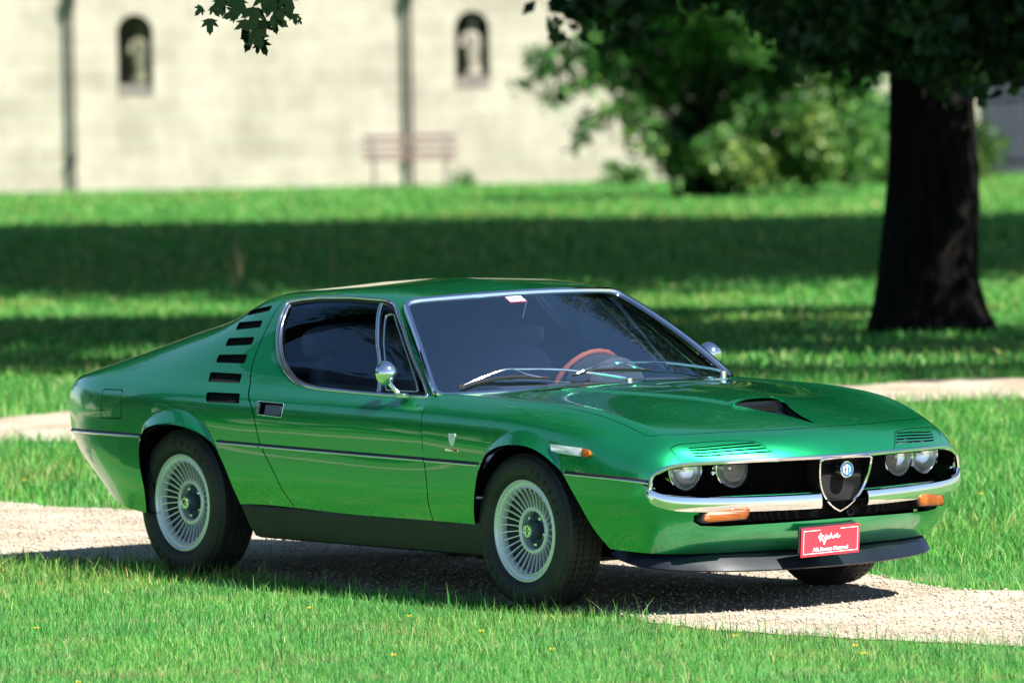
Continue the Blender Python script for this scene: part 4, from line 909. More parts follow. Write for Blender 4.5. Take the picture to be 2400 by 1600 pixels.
# lid: front edge follows the lip
def lid_band(y0, y1, a, b_):       # slot between parameter fractions of the nose
    return [(a, y0), (b_, y0), (b_, y1), (a, y1)]
lid_out = [(.745, .650), (.757, .612), (.79, .527), (.857, .372), (.874, .338), (.912, .306), (.975, .272), (.99, .40), (.93, .60), (.86, .70), (.80, .71)]
lid_sv = to_sv(U2, [(.752, .655), (.760, .612), (.797, .521), (.860, .376), (.877, .340), (.914, .308), (.935, .288)], (0, 1), (1.2, 9.5), .01, False)
lid_sv = [(.86, lid_sv[0][1]-.15)]+lid_sv+[(.86, lid_sv[-1][1]+.12)]
lg = [(a, b/VS) for a, b in offset_line([(a, b*VS) for a, b in lid_sv], .0020)]
slots = []
def s_of(frac): return .735+(.85-.735)*frac
lo_v, hi_v = lid_sv[1][1], lid_sv[-2][1]
vt0, vt1 = to_sv(U2, [(.776, .600)], (0, 1), (1.2, 9.5), .01)[0][1], to_sv(U2, [(.878, .345)], (0, 1), (1.2, 9.5), .01)[0][1]
for k, (sc, wd, a0, a1) in enumerate(((.772, .0036, .06, -.05), (.788, .0042, -.04, .10), (.804, .0042, -.12, .22), (.820, .0042, -.16, .34))):
    a1 *= .45; slots.append([(sc-wd, vt0+a0), (sc-wd, vt1+a1), (sc+wd, vt1+a1+.02), (sc+wd, vt0+a0-.02)])
slots = [dens([tuple(q) for q in s_], .15) for s_ in slots]
NACA = [(.455, 0), (.455, .105), (.470, .118), (.50, .108), (.56, .080), (.63, .048), (.71, .022), (.79, .006), (.81, 0)]
naca_sv = to_sv(U2, NACA[1:-1], (0, 1), (6, 9.5), .02, False); naca_sv = [(naca_sv[0][0], 9.5)]+naca_sv+[(naca_sv[-1][0]+.015, 9.5)]
U2cut = lambda x, z, y, s, v: None
def cl2(x, z, y, s, v):
    lab = np.ones(len(x), int); lab[inpoly(s, v, hood_poly)] = 2; lab[inpoly(s, v, lid_sv)] = 3
    for P in [F2, arch_f, hg, hg2, lg, naca_sv]+slots: lab[inpoly(s, v, P)] = 0
    return lab
C2 = cut(U2, [(P, True) for P in [hood_poly, F2, arch_f, hg, hg2, lg, naca_sv, lid_sv]+slots]+[(fl_f, False)], cl2); l2 = C2[4]; C2 = C2[:4]
# ---- lower skin
def low_sv(P, step=.012): return to_sv(LW, clipz(P, .2, .60), step=step)
lw_door = low_sv(door_poly); lw_g1 = low_sv(offset_line(drl, HW)); lw_g2 = low_sv(offset_line([(-.566, .1)]+dfl, HW))
lw_af = low_sv(dens(ARCH_F, .012)); lw_ar = low_sv(dens(ARCH_R, .012))
SLOTP = [(-.02, .352), (.50, .345), (.575, .35), (.60, .366), (.60, .392), (.14, .400), (.14, .445), (-.02, .445)]
slot_sv = to_sv(LW, SLOTP, (1, 2), None, .02)
g_ = np.linspace(0, 1, 40)
def slot_inv():
    out = []
    for (yy, zz) in dens(SLOTP, .02):
        s0_, v0_ = LW.s[13], 1.3
        s_ = np.linspace(LW.s[12], LW.s[-1], 160); v_ = np.linspace(.4, 2.6, 60); G = np.array([(a, c) for a in s_ for c in v_])
        if 'Q' not in slot_inv.__dict__: slot_inv.Q = LW.raw(G[:, 0], G[:, 1]); slot_inv.G = G
        i = ((slot_inv.Q[:, 1]-yy)**2+(slot_inv.Q[:, 2]-zz)**2).argmin(); sv = slot_inv.G[i].copy()
        for _ in range(8):
            p = LW.raw(sv[:1], sv[1:])[0]; e = 1e-4; a = (LW.raw(sv[:1]+e, sv[1:])[0]-p)/e; c = (LW.raw(sv[:1], sv[1:]+e)[0]-p)/e
            J = np.array([[a[1], c[1]], [a[2], c[2]]]); sv = sv+np.clip(np.linalg.solve(J+1e-9*np.eye(2), [yy-p[1], zz-p[2]]), -.1, .1)
        out.append(tuple(sv))
    return out
slot_sv = slot_inv()
def cl3(x, z, y, s, v):
    lab = np.ones(len(x), int); lab[inpoly(s, v, lw_door)] = 2
    for P in [lw_g1, lw_g2, lw_af, lw_ar, slot_sv]: lab[inpoly(s, v, P)] = 0
    return lab
C3 = cut(LW, [(P, True) for P in [lw_door, lw_g1, lw_g2, lw_af, lw_ar, slot_sv]], cl3); l3 = C3[4]; C3 = C3[:4]
body = panel([sub(C1, l1, 1), sub(C2, l2, 1), sub(C3, l3, 1)], 'body', M['paint'], car)
hood = panel([sub(C2, l2, 2)], 'hood', M['paint'], car)
doors = [panel([sub(C1, l1, 2), sub(C3, l3, 2)], 'door', M['paint'], car, side=s) for s in (-1, 1)]
panel([sub(C1, l1, 3)], 'fuel_filler_flap', M['paint'], car, side=-1); q_ = panel([sub(C1, l1, 3)], 'rear_wing_panel', M['paint'], body, side=1, off=.0)
lids = [panel([sub(C2, l2, 3)], 'headlamp_cover', M['paint'], car, side=s, flange=.006) for s in (-1, 1)]
rear_glass = panel([sub(C1, l1, 4)], 'rear_window', M['glass'], car, flange=0)
# lining inside the cabin, so that the paint is not seen from within
lin = (C1[1], C1[2], C1[3][(l1 == 1) | (l1 == 2)]); panel([lin], 'cabin_lining', M['trim'], car, flange=0, off=-.016)
def patch(S, poly_sv, off, ds=.02):
    s = [q[0] for q in poly_sv]; v = [q[1] for q in poly_sv]
    A, Pt, Nn, F, lab = cut(S, [(poly_sv, True)], lambda x, z, y, s_, v_: inpoly(s_, v_, poly_sv).astype(int), ds=ds, dv=ds, s_rng=(min(s)-.001, max(s)+.001), v_rng=(min(v)-.01, max(v)+.01))
    return (Pt+Nn*off, Nn, F[lab == 1])
def both(fn):
    for s in (-1, 1): fn(s)
# vents backed with black mesh
gmesh = M['mesh']; N, L, b = nodes(gmesh)
tc = N.new('ShaderNodeTexCoord'); wvs = []
for ax in ('X', 'Z'):
    w_ = N.new('ShaderNodeTexWave'); w_.bands_direction = ax; w_.inputs['Scale'].default_value = 55; L.new(tc.outputs['Object'], w_.inputs['Vector']); wvs.append(w_)
mxx = N.new('ShaderNodeMath'); mxx.operation = 'MAXIMUM'; L.new(wvs[0].outputs['Fac'], mxx.inputs[0]); L.new(wvs[1].outputs['Fac'], mxx.inputs[1])
rmp = N.new('ShaderNodeValToRGB'); rmp.color_ramp.elements[0].position = .62; rmp.color_ramp.elements[1].position = .9; rmp.color_ramp.elements[0].color = (.002, .002, .002, 1); rmp.color_ramp.elements[1].color = (.018, .018, .02, 1)
L.new(mxx.outputs[0], rmp.inputs[0]); L.new(rmp.outputs[0], b.inputs['Base Color'])
bpp = N.new('ShaderNodeBump'); bpp.inputs['Distance'].default_value = .003; L.new(mxx.outputs[0], bpp.inputs['Height']); L.new(bpp.outputs[0], b.inputs['Normal'])
for i, v in enumerate(vents_sv):
    big = [(a+(a-sum(q[0] for q in v)/len(v))*.12, c+(c-sum(q[1] for q in v)/len(v))*.12) for a, c in v]
    pt_ = patch(U1, big, -.013 if i > 1 else -.011)
    for s in (-1, 1): panel([pt_], 'air_vent', M['mesh'], car, flange=0, side=s)
# side glass, slightly inside the skin
gp = patch(U1, [(a, c) for a, c in to_sv(U1, [(-1.33+(a+1.33)*1.015, .965+(c-.965)*1.02) for a, c in WIN], guess=(2.3, 6.4))], -.012, .03)
for s in (-1, 1): panel([gp], 'side_window', M['glass'], car, flange=0, side=s)
def spath(S, P, ax=(0, 2), guess=(0, 6.4), step=.012, closed=True, off=0.0):
    sv = np.array(to_sv(S, P, ax, guess, step, closed)); return S.pt(sv[:, 0], sv[:, 1])+S.nor(sv[:, 0], sv[:, 1])*off, S.nor(sv[:, 0], sv[:, 1])
def prof(w, h, n=8):      # half-round bead
    return [(-w, -.004)]+[(-w*cos(pi*i/n), h*sin(pi*i/n)) for i in range(n+1)]+[(w, -.004)]
def strip(name, P3, N3, w, h, m, parent, closed=False, side=None, pr=None):
    for s in ((-1, 1) if side is None else (side,)):
        q = MB().sweep([(p[0], s*p[1], p[2]) for p in P3], [(n[0], s*n[1], n[2]) for n in N3], pr or prof(w, h), closed)
        q.build(name, m, parent, angle=50)
# chrome round the side window: thin bright frame, dark seal inside
wp, wn_ = spath(U1, WIN, guess=(2.4, 6.4)); 
strip('window_seal', wp-wn_*.008, wn_, .016, .004, M['gasket'], car, True)
strip('window_surround', wp, wn_, .0072, .006, M['chrome'], car, True)
# broad bright band along the rear edge of the window
rb = [(-1.872, 1.105), (-1.856, 1.062), (-1.842, 1.020), (-1.815, .968), (-1.760, .903), (-1.690, .852)]
P3, N3 = spath(U1, [(a+.026, c+.004) for a, c in smooth_line(rb, 4)], closed=False, guess=(2.4, 6.4))
strip('window_band', P3-N3*.002, N3, .010, .006, M['chrome'], car)
# quarter light bar and small inner frame
def wline(P, off): 
    sv = np.array(to_sv(U1, P, guess=(2.3, 6.4), step=.02, closed=False)); return U1.pt(sv[:, 0], sv[:, 1])+U1.nor(sv[:, 0], sv[:, 1])*off, U1.nor(sv[:, 0], sv[:, 1])
P3, N3 = wline(smooth_line([(-1.246, 1.133), (-1.178, 1.04), (-1.140, .983), (-1.092, .925), (-1.002, .800)], 4), -.006); strip('quarter_light_bar', P3, N3, .0085, .007, M['chrome'], car)
P3, N3 = wline(rounded([(-1.176, 1.096), (-1.141, 1.041), (-1.105, .984), (-1.060, .926), (-.974, .812), (-.760, .812), (-.826, .862), (-1.026, 1.022), (-1.133, 1.100)], .02, 4)+[(-1.176, 1.090)], -.009); strip('quarter_light_frame', P3, N3, .003, .003, M['chrome'], car)
# ---- windscreen
nt, nw = 40, 14; TT = np.linspace(-1, 1, nt+1); WW = np.linspace(0, 1, nw+1)
V = [ws_pt(t*.985, .012+w*.976) for t in TT for w in WW]; F = [(i*(nw+1)+j, (i+1)*(nw+1)+j, (i+1)*(nw+1)+j+1, i*(nw+1)+j+1) for i in range(nt) for j in range(nw)]
ws_o = mobj('windscreen', V, F, M['screen'], car)
edge = [ws_pt(t, 0) for t in TT]+[ws_pt(1, w) for w in WW[1:]]+[ws_pt(t, 1) for t in TT[::-1][1:]]+[ws_pt(-1, w) for w in WW[::-1][1:-1]]
def wsn(p):
    return Vector((.55, .42*p[1], .80)).normalized()
def roundcorner(E, r=.05):
    E = [np.array(e) for e in E]; out = []; n = len(E)
    for i in range(n):
        acc = E[i]*2+E[i-1]+E[(i+1) % n]; out.append(acc/4)
    return out
ed2 = roundcorner(dens([tuple(e) for e in edge], .02)); 
for _ in range(3): ed2 = roundcorner(ed2)
q = MB().sweep(ed2, [wsn(p) for p in ed2], [(-.014, -.006), (-.014, .004), (-.007, .012), (.006, .012), (.011, .004), (.011, -.006)], True); q.build('windscreen_surround', M['chrome'], car, angle=30)
ed3 = [np.array((p[0]*1.0, p[1]*.975, p[2]))+np.array((0, 0, 0)) for p in ed2]
c0 = np.mean(ed2, axis=0); ed3 = [c0+(p-c0)*.972 for p in ed2]; MB().sweep(ed3, [wsn(p) for p in ed3], [(-.012, -.004), (-.012, .004), (.012, .004), (.012, -.004)], True).build('windscreen_seal', M['gasket'], car)
# sticker and inside mirror
def wpatch(name, t0, t1, w0, w1, off, m, parent, shear=0):
    V = [ws_pt(t0+(t1-t0)*a+shear*(1-b2), w0+(w1-w0)*b2, off) for b2 in (0, 1) for a in np.linspace(0, 1, 5)]
    return mobj(name, V, [(i, i+1, i+6, i+5) for i in range(4)], m, parent, smooth=False)
st = wpatch('sticker', -.285, -.15, .880, .950, .003, M['pink'], car, .0); wpatch('sticker_field', -.277, -.158, .886, .944, .006, M['white'], st); wpatch('sticker_print', -.262, -.174, .900, .925, .009, M['pink'], st)
im = MB().box((-1.02, -.02, 1.055), (.025, .24, .065)); im.build('interior_mirror', M['black'], car, angle=30); MB().tube([(-.98, -.02, 1.13), (-1.01, -.02, 1.06)], .006, 6).build('mirror_stem', M['chrome'], car)
# body coloured A-pillar is part of the skin; black base under the glass
MB().tube(smooth_line([(-1.245, .535, 1.105), (-1.150, .60, .99), (-1.01, .69, .82)], 3), .005, 6).build('inner_pillar_trim', M['bright'], car)  # white on the inner trims stands in for sun on chrome
MB().tube(smooth_line([(-1.66, .55, 1.115), (-1.645, .60, 1.05), (-1.57, .645, .97), (-1.46, .68, .90), (-1.36, .70, .85)], 3), .006, 6).build('inner_window_trim', M['bright'], car)
MB().tube(smooth_line([(-1.695, .55, 1.115), (-1.68, .60, 1.05), (-1.61, .645, .965), (-1.50, .68, .89), (-1.40, .70, .84)], 3), .005, 6).build('inner_window_trim', M['bright'], car)
# ---- cowl slots
for y0 in (-.25, .25):
    P = [(-.32-.35*(abs(y0+d)**2), y0+d) for d in np.linspace(-.19, .19, 10)]
    sv = np.array([to_sv(U2, [(a, abs(c))], (0, 1), (2.2, 9.5), .1)[0] for a, c in P]); p3 = U2.pt(sv[:, 0], sv[:, 1]); n3 = U2.nor(sv[:, 0], sv[:, 1])
    sg = np.sign([c for a, c in P]); p3[:, 1] *= sg; n3[:, 1] *= sg
    MB().sweep(p3, n3, [(-.011, -.002), (-.011, .0015), (.011, .0015), (.011, -.002)]).build('air_intake', M['void'], car, smooth=False)
# ---- wipers
def wiper(arm, blade, piv):
    r = empty('wiper', piv, 0, car); q = lambda p: tuple(np.array(p)-np.array(piv))
    MB().tube([q(p) for p in smooth_line(arm, 4)], list(np.linspace(.0065, .0038, len(smooth_line(arm, 4)))), 8).build('arm', M['chrome'], r)
    MB().lathe([(0, .013), (.03, .012), (.033, .004), (.033, .001)], 16, 'z', q((piv[0], piv[1], piv[2]-.02))).build('pivot', M['chrome'], r)
    bl = smooth_line(blade, 5); up = [wsn(p) for p in bl]
    MB().sweep([q(p) for p in bl], up, [(-.002, -.010), (-.004, -.005), (-.004, .003), (.004, .003), (.004, -.005), (.002, -.010)]).build('blade', M['gasket'], r, smooth=False)
    a = arm[-1]; bl = [np.array(p) for p in bl]; n = len(bl)
    bow = [bl[int(n*.08)], (bl[int(n*.25)]+np.array((.0, 0, .010))), np.array(a), (bl[int(n*.75)]+np.array((0, 0, .010))), bl[int(n*.92)]]
    MB().tube([q(p) for p in smooth_line(bow, 4)], .0030, 6).build('bow', M['chrome'], r)
wiper([(-.397, .041, .826), (-.416, .008, .842), (-.478, -.217, .878), (-.549, -.439, .889)], [(-.583, -.654, .830), (-.570, -.55, .846), (-.525, -.437, .860), (-.475, -.292, .850)], (-.397, .041, .826))
wiper([(-.534, .617, .822), (-.548, .59, .838), (-.499, .302, .880), (-.482, .032, .895)], [(-.455, -.190, .858), (-.450, -.09, .872), (-.440, .04, .870), (-.455, .190, .860)], (-.534, .617, .822))
# ---- belt trim: chrome strip on a thin dark gasket
def belt(S, s0, s1, guess=None):
    s = np.linspace(s0, s1, max(4, int(abs(s1-s0)/.03))); v = np.full(len(s), .0); P = S.pt(s, v); Nn = S.nor(s, v); Nn[:, 2] = 0; Nn /= np.linalg.norm(Nn, axis=1)[:, None]; return P, Nn
for S, a, b2 in ((U1, -3.225, -2.545), (U1, -1.985, -1.690), (U1, -1.678, -.578), (U2, -.570, -.222), (U2, .325, .848)):
    P3, N3 = belt(S, a, b2); strip('belt_moulding', P3+np.array((0, 0, .0035)), N3, .0098, .0045, M['gasket'], car); strip('belt_trim', P3+N3*.001, N3, .0052, .0075, M['chrome'], car)
# ---- sills
for s in (-1, 1):
    xs = np.linspace(-1.865, -.262, 12); q = MB(); V = []
    for i, xx in enumerate(xs):
        t = i/11; k = min(1, (xx+1.865)/.08); m_ = min(1, (-.262-xx)/.10)
        for y_, z_ in ((.700, .330), (.796, .322), (.8, .312), (.796, .29), (.785, .235), (.768, .197), (.745, .188), (.60, .188)): V.append((xx+(-.0 if m_ == 1 else .0), s*y_, z_ if True else z_))
    # ends lean with the wheel arches
    n = 8
    for j in range(n):
        V[j] = (V[j][0]+(.322-V[j][2])*.42, V[j][1], V[j][2]); V[11*n+j] = (V[11*n+j][0]+(.322-V[11*n+j][2])*.25, V[11*n+j][1], V[11*n+j][2])
    F = [(i*n+j, (i+1)*n+j, (i+1)*n+j+1, i*n+j+1) for i in range(11) for j in range(n-1)]+[tuple(range(n)), tuple(11*n+j for j in range(n))[::-1]]
    if s > 0: F = [tuple(reversed(f)) for f in F]
    q.add(V, F).build('sill', M['sill'], car, angle=40)
# ---- floor, wheel housings, engine bay darkness
q = MB(); q.box((-.95, 0, .245), (3.1, 1.24, .07)); q.box((-1.06, 0, .27), (1.55, 1.50, .05)); q.box((.35, 0, .36), (.75, 1.10, .28)); q.box((-2.5, 0, .38), (.8, .8, .18)); q.build('floor_pan', M['void'], car, smooth=False)
q = MB(); q.tube([(-2.95, .25, .26), (-1.2, .2, .20), (-.5, .15, .2)], .03, 8); q.box((-.2, 0, .20), (.5, .9, .06)); q.tube([(-.45, -.66, .215), (-.15, -.60, .22)], .05, 10); q.build('exhaust_and_suspension', M['black'], car)
for P, s in ((ARCH_F, -1), (ARCH_F, 1), (ARCH_R, -1), (ARCH_R, 1)):
    cx = sum(p[0] for p in P)/len(P); Q = [(cx+(a-cx)*1.006, c+.003) for a, c in P if c > .285]; V = [(a, s*(.798-.05*max(0, min(1, (.52-c)/.22))), c) for a, c in Q]+[(a, s*.47, c) for a, c in Q]; n = len(Q)
    q = MB(); q.add(V, [(i, i+1, n+i+1, n+i) for i in range(n-1)]+[tuple(range(n, 2*n))]); q.build('wheel_housing', M['void'], car)
# ---- tail panel
sv = [(U1.s[0], v) for v in np.linspace(9.5, 0, 24)]; Pq = U1.pt(np.array([a for a, _ in sv]), np.array([c for _, c in sv])); sv2 = [(0, v) for v in np.linspace(0, 3, 10)]; Pl = LW.pt(np.array([a for a, _ in sv2]), np.array([c for _, c in sv2]))
rim_ = list(Pq)+list(Pl[1:])+[np.array((-3.10, 0, .40))]; rim_ = rim_+[p*[1, -1, 1] for p in rim_[-2:0:-1]]; n = len(rim_)
mobj('tail_panel', rim_+[np.array((-3.2, 0, .6))], [(i, (i+1) % n, n) for i in range(n)], M['paint'], car, smooth=False)
ss = np.linspace(0, LW.s[3]-.02, 10); Pb = LW.pt(ss, np.full(10, 3.0)); V = [tuple(p) for p in Pb]+[(p[0], -p[1], p[2]) for p in Pb]
mobj('tail_underside', V, [(i, i+1, 11+i, 10+i) for i in range(9)], M['void'], car, smooth=False)
for s in (-1, 1): MB().box((-3.215, s*.46, .62), (.05, .30, .13)).build('tail_lamp', M['enamel_red'], car, smooth=False)
# ---- nose: recess, chrome lip, bumper
v_ = np.linspace(9.5, 0, 40); lip = U2.pt(np.full(40, .85), v_); lip_n = U2.nor(np.full(40, .85), v_)
lip = [tuple(p) for p in lip]; full = [(p[0], -p[1], p[2]) for p in lip[::-1]]+lip[1:]
# black recess behind the lip, down to the bumper
bz = .452; q = MB(); V = []; 
for p in full: V += [(p[0]-.004, p[1], p[2]-.004), (p[0]-.10, p[1]*.93, p[2]-.004), (p[0]-.10, p[1]*.93, .42), (p[0]-.01, p[1]*.985, .42)]
n = len(full); q.add(V, [(i*4+j, i*4+j+1, (i+1)*4+j+1, (i+1)*4+j) for i in range(n-1) for j in range(3)]); q.build('grille_recess', M['void'], car)
# lip moulding: along the lip, round the corner and down to the bumper end
corner = [(.770, .738, .530), (.764, .752, .516), (.758, .757, .497), (.757, .757, .478)]
half = [(p[0]+.006, p[1]+.001, p[2]-.006) for p in lip if p[1] < .715]
top = half[::1]; endp = top[-1]
arc_ = smooth_line([top[-1], (.757, .738, .548), (.752, .748, .525), (.750, .752, .500), (.752, .752, .47)], 4)
half = top[:-1]+arc_; fullp = [(p[0], -p[1], p[2]) for p in half[::-1]]+half[1:]
up = [Vector((.8, p[1]*.6, -.15)).normalized() for p in fullp]
MB().sweep(fullp, up, [(-.0085, -.006), (-.0085, .004), (-.004, .008), (.004, .008), (.0085, .004), (.0085, -.006)]).build('grille_lip_trim', M['chrome'], car, angle=30)
# bumper halves
def bumper(s):
    r = empty('bumper', (0, 0, 0), 0, car)
    path = smooth_line([(.742, .757, .482), (.757, .752, .468), (.783, .728, .452), (.815, .684, .440), (.853, .61, .433), (.893, .50, .4285), (.935, .35, .426), (.968, .20, .425), (.981, .112, .425)], 5)
    V = []; n = len(path); k = 0
    for i, p in enumerate(path):
        a = path[max(i-1, 0)]; c = path[min(i+1, n-1)]; t = Vector((c[0]-a[0], c[1]-a[1], 0)).normalized(); o = Vector((-t.y, t.x, 0)); o = o if o.x > 0 else -o
        u = i/(n-1); hh = .030*min(1, .6+u*3); fin = 0 if u < .93 else (u-.93)/.07
        prof_ = [(-.035, hh*.98), (-.006, hh), (.004, hh*.86), (.008, hh*.3), (.008, -hh*.5), (.002, -hh*.92), (-.006, -hh), (-.035, -hh*.9)]
        for a_, b_2 in prof_: q_ = Vector(p)+o*a_+Vector((0, 0, b_2)); V.append((q_.x, s*q_.y, q_.z))
    k = 8; F = [(i*k+j, i*k+(j+1) % k, (i+1)*k+(j+1) % k, (i+1)*k+j) for i in range(n-1) for j in range(k)]+[tuple(range(k))[::-1], tuple((n-1)*k+j for j in range(k))]
    if s < 0: F = [tuple(reversed(f)) for f in F]
    MB().add(V, F).build('bumper_blade', M['chrome'], r, angle=28)
    return r
bumper(-1); bumper(1)
# ---- heart shaped grille shield
sh_ = empty('grille_shield', (0, 0, 0), 0, car)
half = [(.0, .586), (.060, .586), (.112, .584), (.124, .576), (.122, .545), (.115, .505), (.098, .462), (.070, .425), (.035, .397), (0, .380)]
hs = smooth_line(half[3:], 4); outl = half[:3]+hs; outl_full = outl+[(-a, c) for a, c in outl[::-1][1:-1]]
def shx(z): return .996-(.586-z)*.22
P = [(shx(z), y, z) for y, z in outl_full]; n = len(P)
MB().sweep(P, [Vector((1, 0, .2))]*n, [(-.0048, -.004), (-.0048, .004), (0, .007), (.0048, .004), (.0048, -.004)], True).build('shield_rim', M['chrome'], sh_, angle=30)
V = [(a+.001, b2, c) for a, b2, c in P]+[(a-.085, b2*.96, c) for a, b2, c in P]; MB().add(V, [(i, (i+1) % n, n+(i+1) % n, n+i) for i in range(n)]).build('shield_wall', M['black'], sh_)
V = [(a-.008-.05*((c-.38)/.206)**1.5, b2*.98, c) for a, b2, c in P]; mobj('shield_mesh', V, [tuple(range(n))], M['mesh'], sh_, smooth=False)
em = empty('badge', (0, 0, 0), 0, sh_); ez = .539; exx = 1.0
for nm, (r0, r1, x0, x1), m in (('badge_ring', (.026, .033, .955, exx), M['chrome']),):
    MB().lathe([(x0-exx, r1*.9), (0, r1*.97), (.003, r1*.9), (.003, r0), (-.002, r0-.001)], 32, 'x', (exx, 0, ez)).build(nm, m, sh_)
def disc(name, r, x, m, a0=0, a1=2*pi, r0=0, yc=0, zc=ez, parent=None):
    nn = 28; V = [(x, yc+r*cos(a0+(a1-a0)*i/nn), zc+r*sin(a0+(a1-a0)*i/nn)) for i in range(nn+1)]+[(x, yc+r0*cos(a0+(a1-a0)*i/nn), zc+r0*sin(a0+(a1-a0)*i/nn)) for i in range(nn+1)]
    return mobj(name, V, [(i, i+1, nn+2+i, nn+1+i) for i in range(nn)], m, parent or sh_, smooth=False)
bpy.data.objects.remove(em)
disc('badge_rim_band', .0262, exx+.0005, M['enamel_blue'], r0=.019); disc('badge_white_half', .019, exx+.001, M['white'], -pi/2-pi, -pi/2); disc('badge_blue_half', .019, exx+.001, M['enamel_cyan'], -pi/2, pi/2)
MB().box((exx+.0022, -.0085, ez), (.001, .0042, .034)).box((exx+.0022, -.0088, ez), (.001, .016, .0045)).build('badge_cross', M['enamel_red'], sh_, smooth=False)
MB().tube([(exx+.003, .006+.004*sin(t*1.9), ez-.014+t*.0036) for t in range(9)], .0016, 5).build('badge_serpent', M['enamel_blue'], sh_)
# ---- headlamps
def lamp(y, x, z, s):
    r = empty('headlamp', (x, s*y, z), radians(4)*s, car)
    MB().lathe([(-.030, .0005), (-.028, .025), (-.020, .050), (-.004, .0695)], 36, 'x').build('reflector', M['reflector'], r)
    MB().lathe([(-.05, .078), (-.006, .079), (.003, .0775), (.005, .0735), (.001, .070)], 40, 'x').build('lamp_rim', M['chrome'], r)
    MB().lathe([(.001, .0712), (.006, .064), (.012, .048), (.0155, .030), (.017, .012), (.0172, .0005)], 36, 'x').build('lens', M['lens'], r)
    MB().lathe([(-.03, .008), (-.014, .009), (-.008, .006), (-.007, .0005)], 14, 'x').build('bulb_cap', M['chrome'], r)
    MB().lathe([(-.08, .079), (-.02, .079)], 30, 'x').build('bowl', M['black'], r)
for s in (-1, 1): lamp(.405, .800+.012, .558, s); lamp(.582, .737+.012, .556, s)
MB().lathe([(0, .012), (.004, .011), (.008, .006), (.009, .0005)], 16, 'x', (.80, -.487, .545)).build('adjuster_screw', M['chrome'], car)
# ---- indicators under the bumper
def indicator(s):
    r = empty('indicator', (0, 0, 0), 0, car)
    a = [(.555, .423), (.420, .425), (.408, .416), (.416, .390), (.426, .377), (.575, .370), (.588, .380), (.582, .400)]
    def X(y): return .917-(y-.42)*.33+.012
    def ring(dx, k): return [(X(y)-.02+dx, s*(.497+(y-.497)*k), (.393+(z-.399)*k)) for y, z in a]
    V = ring(-.03, 1.07)+ring(.006, 1.07)+ring(.008, 1.0); n = 8; F = [(i, (i+1) % n, n+(i+1) % n, n+i) for i in range(n)]+[(n+i, n+(i+1) % n, 2*n+(i+1) % n, 2*n+i) for i in range(n)]
    MB().add(V, F).build('housing', M['gasket'], r, smooth=False)
    V = ring(.002, 1.0)+ring(.012, .97)+ring(.018, .80); MB().add(V, F+[tuple(2*n+i for i in range(n))]).build('lens', M['amber'], r, angle=50)
indicator(-1); indicator(1)
# ---- lower grille
pt_ = patch(LW, [(a, c) for a, c in slot_sv], -.03, .03); panel([pt_], 'lower_grille', M['mesh'], car, flange=0)
MB().lathe([(0, .017), (.012, .017), (.014, .012), (.006, .010)], 20, 'x', (.925, .065, .372)).build('tow_eye', M['black'], car)
# ---- front spoiler
def spoiler():
    half = [(.475, .695, .262, .45, .712, .236), (.535, .685, .262, .53, .715, .212), (.62, .655, .258, .64, .69, .192), (.70, .57, .252, .745, .60, .180), (.76, .42, .248, .82, .44, .172), (.80, .22, .246, .865, .23, .168), (.815, 0, .246, .88, 0, .167)]
    P = smooth_line(half, 4); P = [(a, -b2, c, d, -e, f) for a, b2, c, d, e, f in P]+[p for p in P[::-1][1:]]; V = []
    for i, (a, b2, c, d, e, f) in enumerate(P):
        w = .004*sin(i*.9)+.006*sin(i*.37); V += [(a, b2, c), ((a+d)/2+.006+w, (b2+e)/2, (c+f)/2-.004), (d, e, f), (d-.012, e*.985, f-.006), (a-.04, b2*.95, c-.03)]
    n = len(P); k = 5; F = [(i*k+j, i*k+j+1, (i+1)*k+j+1, (i+1)*k+j) for i in range(n-1) for j in range(k-1)]
    MB().add(V, F).build('front_spoiler', M['spoiler'], car, angle=50)
spoiler()
# ---- souvenir number plate
plate = empty('number_plate', (.956, -.050, .270), 0, car); plate.rotation_euler = (radians(1.2), radians(6), 0)
MB().box((-.003, 0, 0), (.004, .284, .110)).build('plate_board', M['red'], plate, smooth=False)
MB().box((-.010, -.012, .012), (.006, .275, .10)).build('plate_bracket', M['sill'], plate, smooth=False)
fr_ = MB(); w2, h2, t_ = .131, .044, .0013
for a, c in (((-w2, h2), (-.052, h2)), ((.046, h2), (w2, h2)), ((-w2, -h2), (w2, -h2)), ((-w2, -h2), (-w2, h2)), ((w2, -h2), (w2, h2))): fr_.tube([(.0002, a[0], a[1]), (.0002, c[0], c[1])], t_, 6)
fr_.build('plate_border', M['white'], plate)
V, F = text_mesh('Alfa Romeo Montreal', .0195, bold=.0008, extrude=.0004); mobj('plate_lettering', [(v[2]+.0012, v[0], v[1]-.030) for v in V], F, M['white'], plate, smooth=False)
strokes = [[(-.048, .012), (-.052, .006), (-.049, .001), (-.043, .006), (-.042, .015), (-.046, .017), (-.043, .008), (-.047, -.009)], [(-.036, .010), (-.040, .0), (-.037, -.007), (-.031, -.001), (-.031, .008), (-.036, .010)],
           [(-.022, .013), (-.024, .0), (-.027, -.014), (-.031, -.018), (-.030, -.010), (-.021, -.003), (-.014, .003)], [(-.012, .007), (-.018, .006), (-.018, -.001), (-.012, .0), (-.010, .008), (-.011, .0), (-.007, .0), (-.002, .017), (-.005, .0), (-.001, .006), (.003, .005), (.004, -.001), (.009, .001), (.010, .008), (.014, .006), (.016, .001), (.023, .005), (.024, .011), (.019, .010), (.019, .001), (.027, .0), (.034, .005)]]
q = MB()
for s_ in strokes: q.tube([(.0008, a*1.22+.004, c*1.22+.010) for a, c in smooth_line(s_, 4)], .0016, 6)
q.build('plate_handwriting', M['white'], plate)
